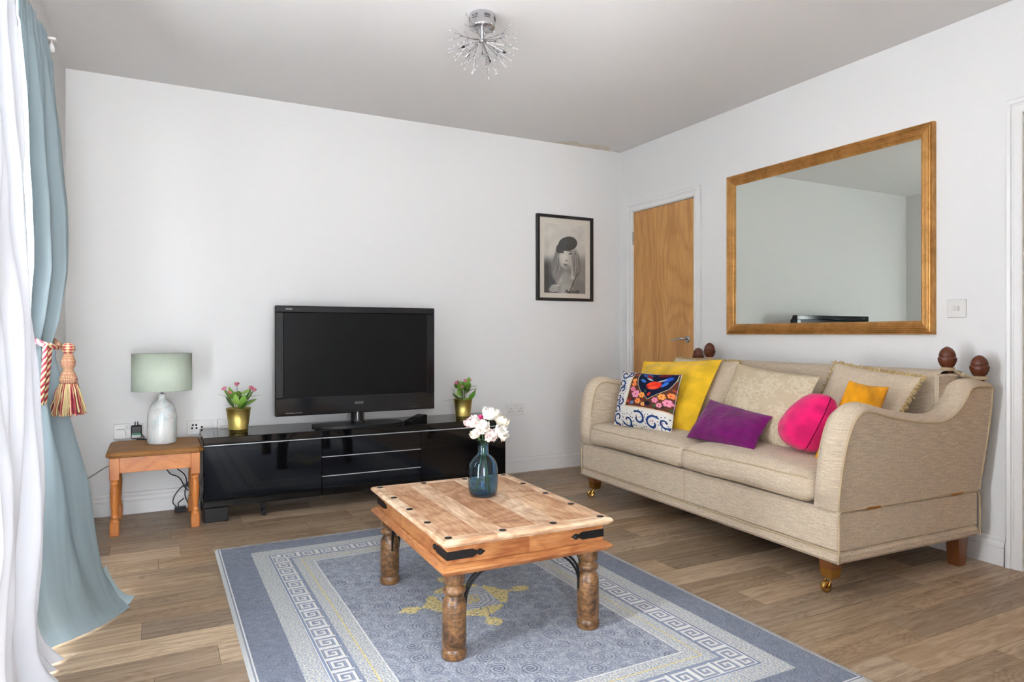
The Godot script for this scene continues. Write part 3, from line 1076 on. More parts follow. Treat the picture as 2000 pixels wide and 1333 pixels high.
# ---------------------------------------------------------------- rug
func rug():
	var x0 := 0.245
	var x1 := 1.868
	var z0 := -3.485
	var z1 := -1.285
	var W := 1024
	var Hh := 1388
	var im := Image.create(W, Hh, false, Image.FORMAT_RGB8)
	var bump := Image.create(W, Hh, false, Image.FORMAT_L8)
	var n1 := noise(21, 0.045, 3)
	var n2 := noise(22, 0.16, 3)
	var n3 := noise(23, 0.020, 2)
	var n4 := noise(24, 0.16, 2)
	var blue := sr(132, 139, 154)
	var deep := sr(106, 113, 129)
	var pale := sr(178, 183, 190)
	var cream := sr(206, 207, 204)
	var white := sr(222, 222, 220)
	var yellow := sr(212, 190, 104)
	var ppm := W / (x1 - x0)
	var key := ["XXXXXXXXX", "X.......X", "X.XXXXX.X", "X.X...X.X", "X.X.X.X.X", "X.X.XXX.X", "X.X.....X", "X.XXXXXXX", "X........"]
	for y in Hh:
		for x in W:
			var mx := minf(x, W - 1 - x) / ppm
			var my := minf(y, Hh - 1 - y) / ppm
			var e := minf(mx, my)
			var mott := n2.get_noise_2d(x, y)
			var cloud := n1.get_noise_2d(x, y)
			# small curled motif: rings in a jittered lattice
			var cell := 56.0
			var gx := floorf(x / cell)
			var gy := floorf((y + (cell * 0.5 if int(gx) % 2 == 0 else 0.0)) / cell)
			var hx := fmod(absf(sin(gx * 12.9898 + gy * 78.233) * 43758.5453), 1.0)
			var cx := (gx + 0.5 + 0.25 * (hx - 0.5)) * cell
			var cy := (gy + 0.5) * cell - (cell * 0.5 if int(gx) % 2 == 0 else 0.0)
			var dv := Vector2(x - cx, y - cy)
			var ang := dv.angle() + hx * TAU
			var rr := dv.length() / cell
			var curl := 0.0
			if rr < 0.44:
				var sp := fmod(rr * 7.0 + ang / TAU + 4.0, 1.0)
				curl = clampf(1.0 - absf(sp - 0.5) / 0.22, 0.0, 1.0) * clampf((0.44 - rr) * 12.0, 0.0, 1.0) * (0.5 + 0.5 * hx)
			var c: Color
			var hgt := 0.55 + 0.25 * mott
			if e < 0.012:
				c = cream.lerp(pale, 0.3 + 0.4 * mott)
				hgt = 0.8
			elif e < 0.016:
				c = blue
			elif e < 0.021:
				c = white
			elif e < 0.142:
				c = deep.lerp(blue, clampf(0.35 + 0.6 * cloud + 0.5 * mott, 0, 1))
				c = c.lerp(sr(78, 88, 114), 0.45 * curl * (0.3 + 0.7 * clampf(cloud * 3.0, 0, 1)))
				hgt -= 0.35 * curl
			elif e < 0.212 or (e >= 0.296 and e < 0.384):
				var fl := clampf(n4.get_noise_2d(x, y) * 2.2 + mott, -1, 1)
				c = sr(158, 166, 178).lerp(cream, clampf(0.5 + 0.9 * fl, 0, 1))
				if fl > 0.5:
					c = c.lerp(sr(196, 190, 150), 0.3)
				if e > 0.336 and e < 0.3405:
					c = yellow.lerp(cream, 0.25)
				if (e > 0.205 and e < 0.213) or (e > 0.296 and e < 0.301) or e > 0.379:
					c = white if e > 0.379 or (e > 0.2065 and e < 0.2105) else blue
			elif e < 0.296:
				# key fret; runs along the nearest side
				var across := clampf((e - 0.213) / 0.082, 0.0, 0.999)
				var runm: float = (y / ppm) if mx < my else (x / ppm)
				var u := fmod(runm / 0.084, 1.0)
				var ch: String = key[int(across * 9.0)][int(u * 9.0)]
				var edge := across < 0.06 or across > 0.94
				c = white.lerp(cream, 0.3 + 0.4 * mott) if ch == "X" else sr(138, 146, 164)
				if edge:
					c = sr(120, 132, 156)
				hgt = 0.8 if ch == "X" else 0.45
			else:
				var k := clampf(0.34 + 0.75 * cloud + 0.75 * mott, 0, 1)
				c = blue.lerp(pale, k)
				c = c.lerp(sr(74, 82, 104), 0.95 * curl * (0.4 + 0.65 * clampf(0.5 + 2.0 * n3.get_noise_2d(x, y), 0, 1)))
				hgt -= 0.45 * curl
				# centre medallion
				var d := Vector2(x / ppm - 0.8115, y / ppm - 1.1)
				var r := d.length()
				if r < 0.14:
					var rg := 0.5 + 0.5 * sin(r * 330.0 + 1.2 * sin(d.angle() * 8.0))
					c = c.lerp(white, 0.15 + 0.6 * rg * rg)
					hgt += 0.15 * rg
				for q in 4:
					var dirq := Vector2.RIGHT.rotated(q * PI / 2)
					var s := d.dot(dirq)
					var tq := absf(d.dot(dirq.orthogonal()))
					var wq := 0.095 * (0.55 + 0.45 * sin((s - 0.08) * 46.0)) * clampf((0.275 - s) * 9.0, 0, 1)
					if s > 0.10 and s < 0.275 and tq < wq + 0.012 * n4.get_noise_2d(x * 0.5, y * 0.5):
						var ye := n4.get_noise_2d(x * 0.55, y * 0.55)
						c = yellow.lerp(sr(228, 216, 160), clampf(0.5 + ye, 0, 1)) if ye > -0.42 else blue
						hgt += 0.2
				if r < 0.05 and n4.get_noise_2d(x * 0.5, y * 0.5) > 0.05:
					c = yellow
			im.set_pixel(x, y, c)
			bump.set_pixel(x, y, Color(hgt, hgt, hgt))
	var m := mat(Color.WHITE, 0.95, 0, 0.15)
	m.albedo_texture = tex_of(im)
	m.rim_enabled = true
	m.rim = 0.3
	m.heightmap_enabled = true
	m.heightmap_texture = tex_of(bump)
	m.heightmap_scale = 0.8
	var r := thing("rug", "grey-blue patterned rug with a pale key border and yellow centre flowers", "rug", Vector3(0.5 * (x0 + x1), 0, 0.5 * (z0 + z1)))
	var hx := 0.5 * (x1 - x0)
	var hz := 0.5 * (z1 - z0)
	var wob := noise(5, 1.6, 2)
	var f := func(u: float, v: float) -> Vector3:
		var e := minf(minf(u, 1.0 - u) * 2.0 * hx, minf(v, 1.0 - v) * 2.0 * hz)
		var y := 0.0095 * clampf(e / 0.008, 0.06, 1.0)
		var xx := lerpf(-hx, hx, u)
		var zz := lerpf(-hz, hz, v)
		y += clampf(e / 0.05, 0, 1) * 0.0012 * (1.0 + wob.get_noise_2d(xx, zz))
		return Vector3(xx, y, zz)
	var mb := MB.new()
	# finer rows at the rim
	var us := [0.0, 0.0025, 0.005, 0.012]
	var g := func(u: float, v: float) -> Vector3: return f.call(u, v)
	mb.smooth(true)
	var cu := []
	for i in 61:
		cu.append(i / 60.0)
	for a in [0.0025, 0.005]:
		cu.append(a)
		cu.append(1.0 - a)
	cu.sort()
	for j in cu.size() - 1:
		for i in cu.size() - 1:
			var a := Vector2(cu[i], cu[j])
			var b := Vector2(cu[i + 1], cu[j + 1])
			mb.quad(f.call(a.x, b.y), f.call(b.x, b.y), f.call(b.x, a.y), f.call(a.x, a.y), Vector2(a.x, b.y), b, Vector2(b.x, a.y), a)
	obj(mb, "pile", m, r)
	# short loose fringe along the far and near ends
	for s in [-1.0, 1.0]:
		var fr := MB.new()
		for i in 330:
			var x := lerpf(-hx + 0.004, hx - 0.004, i / 329.0) + rng.randf_range(-0.002, 0.002)
			var l := rng.randf_range(0.016, 0.034)
			var bend := rng.randf_range(-0.012, 0.012)
			fr.tube([Vector3(x, 0.005, s * (hz - 0.004)), Vector3(x + bend * 0.4, 0.006, s * (hz + l * 0.5)), Vector3(x + bend, 0.0022, s * (hz + l))], 0.0012, 4, false, false)
		var fo := obj(fr, "fringe", mat(sr(188, 184, 176), 0.95), r)
		fo.set_meta("kind", "stuff")
# ---------------------------------------------------------------- coffee table
func coffee_table():
	var t := thing("coffee_table", "rustic square wooden coffee table with iron straps and turned legs", "table", Vector3(1.088, 0.0105, -2.328))
	t.rotation.y = deg_to_rad(-1.2)
	var hx := 0.312
	var hz := 0.419
	# top boards run front to back inside a mitred rim
	var xs := [-hx + 0.045, -0.165, -0.085, 0.04, 0.125, hx - 0.045]
	for i in 5:
		var b := MB.new()
		b.box(Vector3(xs[i] + 0.0004, 0.362, -hz + 0.045), Vector3(xs[i + 1] - 0.0004, 0.3846, hz - 0.045), 0.0008, 2, 0.8, Vector2(0.13 * i, 0.31 * i + 0.1))
		obj(b, "top_board", M.mango[[1, 0, 4, 2, 3][i]], t)
	# rim boards with a moulded outer edge
	var edge := [Vector2(0.045, 0.385), Vector2(0.008, 0.385), Vector2(0.003, 0.382), Vector2(0.0, 0.376), Vector2(0.002, 0.370), Vector2(0.008, 0.366), Vector2(0.012, 0.361), Vector2(0.045, 0.361)]
	var rim := func(prof: Array, called: String, m: Material, off: float):
		for side in 4:
			var mb := MB.new()
			mb.smooth(false)
			var along := Vector3(1, 0, 0) if side % 2 == 0 else Vector3(0, 0, 1)
			var inw: Vector3 = [Vector3(0, 0, -1), Vector3(-1, 0, 0), Vector3(0, 0, 1), Vector3(1, 0, 0)][side]
			var hl: float = hx if side % 2 == 0 else hz
			var hd: float = hz if side % 2 == 0 else hx
			for i in prof.size():
				var p: Vector2 = prof[i]
				var q: Vector2 = prof[(i + 1) % prof.size()]
				var pts := []
				var uvs := []
				for e in [[p, -1.0], [p, 1.0], [q, 1.0], [q, -1.0]]:
					var pp: Vector2 = e[0]
					var l: float = (hl - pp.x) * e[1]
					pts.append(-inw * (hd - pp.x) + along * l + Vector3.UP * pp.y)
					uvs.append(Vector2(l * 0.8 + off, pp.x * 0.8 + pp.y + side * 0.23))
				var mid := (p + q) * 0.5
				var ctr := Vector2(0.03, 0.373 if called == "rim_board" else 0.288)
				var od := mid - ctr
				mb.face(pts, -inw * -od.x * -1.0 + Vector3.UP * od.y, uvs)
			obj(mb, called, m, t)
	rim.call(edge, "rim_board", M.mango[0], 0.1)
	# apron
	var ap := 0.026
	for side in 4:
		var mb := MB.new()
		var lo: Vector3
		var hi: Vector3
		if side == 0:
			lo = Vector3(-hx + ap, 0.300, hz - ap - 0.02); hi = Vector3(hx - ap, 0.3615, hz - ap)
		elif side == 1:
			lo = Vector3(hx - ap - 0.02, 0.300, -hz + ap + 0.02); hi = Vector3(hx - ap, 0.3615, hz - ap - 0.02)
		elif side == 2:
			lo = Vector3(-hx + ap, 0.300, -hz + ap); hi = Vector3(hx - ap, 0.3615, -hz + ap + 0.02)
		else:
			lo = Vector3(-hx + ap, 0.300, -hz + ap + 0.02); hi = Vector3(-hx + ap + 0.02, 0.3615, hz - ap - 0.02)
		mb.box(lo, hi, 0.001, 0 if side % 2 == 0 else 2, 0.8, Vector2(0.2 * side, 0.13))
		obj(mb, "apron", M.mango_edge, t)
	var low := [Vector2(0.06, 0.304), Vector2(0.018, 0.304), Vector2(0.012, 0.300), Vector2(0.004, 0.294), Vector2(0.001, 0.288), Vector2(0.004, 0.282), Vector2(0.012, 0.278), Vector2(0.016, 0.272), Vector2(0.06, 0.272)]
	rim.call(low, "lower_moulding", M.mango_edge, 0.4)
	# turned legs and curved iron braces
	var pr := [Vector2(0.0, 0.0), Vector2(0.037, 0.0), Vector2(0.0395, 0.006), Vector2(0.0395, 0.022), Vector2(0.037, 0.030), Vector2(0.0345, 0.033), Vector2(0.037, 0.037), Vector2(0.0385, 0.05), Vector2(0.038, 0.12), Vector2(0.0375, 0.165), Vector2(0.034, 0.182), Vector2(0.027, 0.193), Vector2(0.0245, 0.197), Vector2(0.033, 0.202), Vector2(0.0375, 0.211), Vector2(0.033, 0.221), Vector2(0.0245, 0.226), Vector2(0.026, 0.230), Vector2(0.033, 0.236), Vector2(0.034, 0.25), Vector2(0.034, 0.273)]
	var ins := 0.063
	for sx in [-1.0, 1.0]:
		for sz in [-1.0, 1.0]:
			var p := Vector3(sx * (hx - ins), 0, sz * (hz - ins))
			var l := MB.new()
			l.lathe(pr, 36)
			var lo := obj(l, "leg", M.leg_wood, t)
			lo.position = p
			lo.rotation.y = sx * 1.3 + sz * 0.7
			for dirv in [Vector3(-sx, 0, 0), Vector3(0, 0, -sz)]:
				var br := MB.new()
				for k in 2:
					var pts := []
					for i in 13:
						var a := 0.5 * PI * i / 12.0
						var R := 0.115 - 0.028 * k
						# quarter arc from the leg up to the moulding
						pts.append(p + dirv * (0.038 + (0.125 - 0.03 * k) * (1.0 - cos(a))) + Vector3.UP * (0.272 - R * (1.0 - sin(a)) - 0.0))
					pts.insert(0, p + dirv * 0.0375 + Vector3.UP * (0.272 - (0.115 - 0.028 * k) - 0.018))
					br.tube(pts, 0.0042, 8)
				obj(br, "iron_brace", M.black_iron, t)
	# corner straps with pointed ends and a bolt
	for sx in [-1.0, 1.0]:
		for sz in [-1.0, 1.0]:
			var sm := MB.new()
			for ax in 2:
				# outline in (distance from corner, height)
				var o := [Vector2(-0.0015, 0.318), Vector2(0.085, 0.318), Vector2(0.092, 0.322), Vector2(0.100, 0.326), Vector2(0.106, 0.321), Vector2(0.114, 0.322), Vector2(0.120, 0.327), Vector2(0.128, 0.331), Vector2(0.120, 0.335), Vector2(0.114, 0.340), Vector2(0.106, 0.341), Vector2(0.100, 0.336), Vector2(0.092, 0.340), Vector2(0.085, 0.344), Vector2(-0.0015, 0.344)]
				var cx: float = sx * (hx - ap)
				var cz: float = sz * (hz - ap)
				var basis: Basis
				if ax == 0:
					basis = Basis(Vector3(-sx, 0, 0), Vector3.UP, Vector3(0, 0, sz))
				else:
					basis = Basis(Vector3(0, 0, -sz), Vector3.UP, Vector3(sx, 0, 0))
				var flipx := basis.determinant() < 0.0
				var oo := o.duplicate()
				if flipx:
					basis = Basis(-basis.x, basis.y, basis.z)
					oo = oo.map(func(v): return Vector2(-v.x, v.y))
					oo.reverse()
				sm.off = Transform3D(basis, Vector3(cx, 0, cz))
				sm.prism(oo, -0.001, 0.0028)
				sm.off = Transform3D(basis * Basis(Vector3(1, 0, 0), PI / 2), Vector3(cx, 0, cz) + basis * Vector3((-0.113 if flipx else 0.113), 0.331, 0.0026))
				sm.lathe([Vector2(0.0075, 0), Vector2(0.007, 0.002), Vector2(0.004, 0.004), Vector2(0.0, 0.0045)], 14)
			sm.off = Transform3D()
			obj(sm, "iron_strap", M.black_iron, t)
	# round iron studs round the top
	var spots := []
	for i in 5:
		for sx in [-1.0, 1.0]:
			spots.append(Vector2(sx * (hx - 0.032), lerpf(-hz + 0.034, hz - 0.034, i / 4.0)))
	for i in [1, 2]:
		for sz in [-1.0, 1.0]:
			spots.append(Vector2(lerpf(-hx + 0.032, hx - 0.032, i / 3.0), sz * (hz - 0.034)))
	for sp in spots:
		var st := MB.new()
		st.lathe([Vector2(0.0125, 0.3845), Vector2(0.012, 0.3862), Vector2(0.008, 0.3874), Vector2(0.0, 0.3878)], 20, Vector3(sp.x, 0, sp.y))
		obj(st, "stud", M.black_iron, t)
# ---------------------------------------------------------------- curtains
func lerp_table(tab: Array, y: float) -> Array:
	# rows [y, a, b, ...] from high y to low y
	for i in tab.size() - 1:
		var p: Array = tab[i]
		var q: Array = tab[i + 1]
		if y <= p[0] and y >= q[0]:
			var t: float = (p[0] - y) / maxf(0.0001, p[0] - q[0])
			t = t * t * (3.0 - 2.0 * t) if false else t
			var r := []
			for k in p.size():
				r.append(lerpf(p[k], q[k], t))
			return r
	return tab[tab.size() - 1] if y < tab[tab.size() - 1][0] else tab[0]

func curtains():
	# heavy curtain: y, leading edge (x, z), wall-side edge (x, z), fold depth, number of folds phase
	var tab := [
		[2.15, -0.395, -2.66, -0.362, -3.12, 0.016, 0.0],
		[2.05, -0.395, -2.66, -0.345, -3.12, 0.022, 0.0],
		[1.8, -0.392, -2.66, -0.318, -3.08, 0.032, 0.1],
		[1.5, -0.388, -2.67, -0.296, -3.05, 0.036, 0.2],
		[1.25, -0.386, -2.68, -0.29, -3.02, 0.034, 0.3],
		[1.08, -0.39, -2.7, -0.304, -2.97, 0.024, 0.4],
		[1.0, -0.394, -2.715, -0.318, -2.945, 0.018, 0.45],
		[0.93, -0.388, -2.62, -0.302, -2.95, 0.022, 0.5],
		[0.8, -0.382, -2.54, -0.27, -2.955, 0.0165, 0.6],
		[0.6, -0.375, -2.5, -0.24, -2.955, 0.0176, 0.7],
		[0.35, -0.378, -2.5, -0.205, -2.95, 0.015400000000000002, 0.8],
		[0.15, -0.374, -2.56, -0.165, -2.94, 0.0121, 0.9],
		[0.05, -0.362, -2.62, -0.125, -2.925, 0.007700000000000001, 1.0],
		[0.006, -0.345, -2.62, -0.082, -2.905, 0.0033000000000000004, 1.0]]
	var wr := noise(41, 2.2, 3)
	var f := func(u: float, v: float) -> Vector3:
		var y := lerpf(0.006, 2.15, v)
		var r := lerp_table(tab, y)
		var a := Vector2(r[1], r[2])
		var b := Vector2(r[3], r[4])
		var nrm := (b - a).orthogonal().normalized()
		if nrm.x < 0.0:
			nrm = -nrm
		var folds := 3.0 if y > 1.0 else lerpf(1.6, 3.0, y)
		var w: float = sin(u * folds * TAU + r[6] * 1.6 + 0.7) * r[5] * (0.75 + 0.5 * wr.get_noise_2d(u * 1.5, 3.0))
		# pinched near the tie
		w += r[5] * (0.5 if y > 0.95 else 0.15) * sin(u * folds * 2.0 * TAU + 1.0 + y)
		w += 0.008 * wr.get_noise_2d(u * 0.9, y * 0.6)
		if y > 2.04:
			w = w * 0.4 + 0.006 * sin(u * 26.0 * TAU)
		# full the lower part outwards
		if y < 0.95:
			w += 0.028 * sin(u * PI) * clampf((0.95 - y) * 2.0, 0.0, 1.0)
		var p: Vector2 = a.lerp(b, u) + nrm * w
		# turn the free edge back towards the wall
		if u > 0.9:
			var k := (u - 0.9) / 0.1
			p += Vector2(-0.05, -0.03) * k * k * clampf(y * 3.0 - 0.2, 0.0, 1.0)
		return Vector3(p.x, y, p.y)
	var mb := MB.new()
	mb.grid(150, 110, f, true, Vector2(9, 26))
	var ct := thing("curtain", "heavy pale blue curtain gathered by a tasselled tieback", "curtain", Vector3(-0.36, 0, -2.85))
	var o := obj(mb, "cloth", M.curtain, ct)
	o.position = -ct.position
	# corner of the hem spread over the floor
	var tail := MB.new()
	var g := func(u: float, v: float) -> Vector3:
		# from the foot of the cloth out to the loose corner
		var a := Vector3(-0.26, 0.008, -2.83).lerp(Vector3(-0.165, 0.16, -2.94), u)
		var b := Vector3(-0.115, 0.006, -2.86).lerp(Vector3(-0.068, 0.012, -2.985), u)
		var p := a.lerp(b, v)
		p.y = lerpf(a.y, b.y, 1.0 - pow(1.0 - v, 2.2)) + 0.012 * sin(u * 7.0 + 1.0) * v * (1.0 - v * 0.6) + 0.006
		return p
	tail.grid(24, 24, g, false, Vector2(1.5, 1.5))
	var hm := obj(tail, "hem_corner", M.curtain, ct)
	hm.position = -ct.position
	# twisted rope tieback with tassel
	var tb := thing("curtain_tieback", "red and cream twisted rope tieback with a large tassel", "tieback", Vector3(-0.33, 1.0, -2.82))
	var red := mat(sr(124, 22, 42), 0.85)
	var crm := mat(sr(184, 164, 120), 0.85)
	var path := []
	for i in 49:
		var t := i / 48.0
		var a := TAU * t
		# oval loop round the gathered cloth, dipping towards the room
		var ctr := Vector3(-0.352, 1.0, -2.83)
		path.append(ctr + Vector3(cos(a) * 0.052 + 0.018 * sin(a) * 0.0, 0.022 * -cos(a) - 0.02 * sin(a) + 0.012, sin(a) * 0.152) - tb.position + Vector3(-0.03 * sin(a) * -1.0, 0, 0))
	var hang := []
	for i in 30:
		var t := i / 29.0
		hang.append(Vector3(-0.318 - 0.012 * t, 0.995 - 0.20 * t, -2.665 - 0.006 * sin(t * 5.0)) - tb.position)
	var hang2 := []
	for i in 30:
		var t := i / 29.0
		hang2.append(Vector3(-0.308 - 0.016 * t, 0.995 - 0.20 * t, -2.685 - 0.004 * sin(t * 4.0)) - tb.position)
	twist(tb, path, true, 0.0085, red, crm)
	twist(tb, hang, false, 0.0075, red, crm)
	twist(tb, hang2, false, 0.0075, red, crm)
	# tassel below the front knot
	var top := Vector3(-0.268, 0.972, -2.79) - tb.position
	var kn := MB.new()
	kn.lathe([Vector2(0.0, 0.022), Vector2(0.014, 0.018), Vector2(0.021, 0.006), Vector2(0.020, -0.006), Vector2(0.013, -0.016), Vector2(0.0, -0.02)].map(func(p): return Vector2(p.x, -p.y)), 18, top + Vector3(0, 0.005, 0))
	obj(kn, "knot", rope_mat(red, crm, 3.0), tb)
	var hd := MB.new()
	hd.lathe([Vector2(0.010, -0.118), Vector2(0.026, -0.116), Vector2(0.028, -0.104), Vector2(0.024, -0.088), Vector2(0.017, -0.074), Vector2(0.015, -0.066), Vector2(0.021, -0.056), Vector2(0.022, -0.040), Vector2(0.017, -0.024), Vector2(0.012, -0.012), Vector2(0.0, -0.008)], 24, top)
	obj(hd, "tassel_head", rope_mat(red, crm, 16.0), tb)
	var colors := [crm, crm, crm, red, mat(sr(196, 150, 110), 0.85)]
	var sk := [MB.new(), MB.new(), MB.new()]
	for i in 240:
		var a := rng.randf() * TAU
		var q := sqrt(rng.randf())
		var r0 := 0.025 * q
		var r1 := (0.050 + rng.randf_range(-0.006, 0.010)) * q
		var l := rng.randf_range(0.098, 0.112)
		var pts := []
		for k in 5:
			var t := k / 4.0
			var r := lerpf(r0, r1, pow(t, 0.8)) + 0.002 * sin(t * 9.0 + i)
			pts.append(top + Vector3(cos(a) * r, -0.116 - l * t, sin(a) * r))
		var which := 0 if i % 5 < 2 else (1 if i % 5 < 4 else 2)
		sk[which].tube(pts, 0.0021, 5, false, false)
	for k in 3:
		var so := obj(sk[k], "tassel_skirt", [crm, red, mat(sr(160, 104, 78), 0.85)][k], tb)
		so.set_meta("kind", "stuff")
	# rail along the window wall, with end bracket
	var rl := thing("curtain_rail", "thin white curtain rail above the window", "curtain rail", Vector3(-0.385, 2.16, -0.9))
	var rb := MB.new()
	rb.box(Vector3(-0.012, -0.012, -2.24), Vector3(0.012, 0.012, -0.3), 0.003)
	obj(rb, "rail", M.plastic_white, rl)
	for z in [-2.235, -0.35]:
		var k := MB.new()
		k.box(Vector3(-0.055, -0.004, z - 0.012), Vector3(0.045, 0.006, z + 0.012), 0.002)
		k.box(Vector3(-0.055, -0.035, z - 0.014), Vector3(-0.049, 0.03, z + 0.014), 0.002)
		obj(k, "bracket", M.plastic_white, rl)
	var kb := MB.new()
	kb.lathe([Vector2(0.0, -0.05), Vector2(0.010, -0.046), Vector2(0.012, -0.034), Vector2(0.008, -0.02), Vector2(0.003, -0.012), Vector2(0.002, 0.0)], 16, Vector3(0.03, -0.002, -2.235))
	obj(kb, "cord_weight", M.plastic_white, rl)
	# sheer curtain over the glass
	var stab := [[2.13, -0.392], [1.6, -0.368], [1.0, -0.345], [0.55, -0.326], [0.25, -0.340], [0.12, -0.335], [0.05, -0.312], [0.006, -0.285]]
	var sn := noise(77, 1.0, 2)
	var sf := func(u: float, v: float) -> Vector3:
		var y := lerpf(0.006, 2.13, v)
		var x: float = lerp_table(stab, y)[1]
		var z := lerpf(-2.56, -1.74, u)
		var amp := 0.012 + 0.014 * clampf((2.1 - y) / 1.4, 0, 1)
		var w := amp * sin(u * 4.5 * TAU + 0.8 * sn.get_noise_2d(u * 4.0, y * 0.7) * 3.0)
		w += amp * 0.5 * sin(u * 11.0 * TAU + y)
		w += 0.012 * sn.get_noise_2d(u * 9.0, y * 1.5)
		if y > 2.05:
			w = 0.006 * sin(u * 60.0 * TAU)
		w *= clampf(u * 12.0, 0.0, 1.0)
		# hem gathers on the floor
		if y < 0.08:
			w += 0.02 * sin(u * 11.0 * TAU) * (0.08 - y) / 0.08
		return Vector3(x + w, y, z)
	var sb := MB.new()
	sb.grid(220, 70, sf, true)
	tag(obj(sb, "sheer_curtain", M.sheer), "thin white sheer curtain hanging over the window", "curtain")

func rope_mat(a: StandardMaterial3D, b: StandardMaterial3D, n: float) -> StandardMaterial3D:
	var im := Image.create(64, 64, false, Image.FORMAT_RGB8)
	for y in 64:
		for x in 64:
			var k := fmod(x / 64.0 * 2.0 + y / 64.0 * 2.0, 1.0)
			var k2 := fmod(x / 64.0 * 2.0 - y / 64.0 * 2.0 + 4.0, 1.0)
			im.set_pixel(x, y, b.albedo_color if (k < 0.5) == (k2 < 0.5) else a.albedo_color.lerp(b.albedo_color, 0.25))
	var m := mat(Color.WHITE, 0.85)
	m.albedo_texture = tex_of(im)
	m.uv1_scale = Vector3(n * 0.5, n * 0.5, 1)
	return m

# three strands wound round a path
func twist(parent: Node, path: Array, closed: bool, r: float, red: Material, crm: Material):
	var n := path.size()
	var strands := 4
	for s in strands:
		var pts := []
		var N := n * 6
		var run := 0.0
		var last := Vector3.ZERO
		for i in N:
			var t := float(i) / N * (n if closed else n - 1)
			var k := int(t)
			var fr := t - k
			var p: Vector3 = path[k % n].lerp(path[(k + 1) % n], fr)
			var tg: Vector3 = (path[(k + 1) % n] - path[k % n]).normalized()
			if i > 0:
				run += p.distance_to(last)
			last = p
			var e1 := tg.cross(Vector3(0.3, 1, 0.2)).normalized()
			var e2 := tg.cross(e1)
			var a := run / (r * 5.2) * TAU * 0.8 + s * TAU / strands
			pts.append(p + (e1 * cos(a) + e2 * sin(a)) * r * 0.5)
		var mb := MB.new()
		mb.tube(pts, r * 0.55, 6, closed)
		obj(mb, "rope_strand", red if s % 2 == 0 else crm, parent)
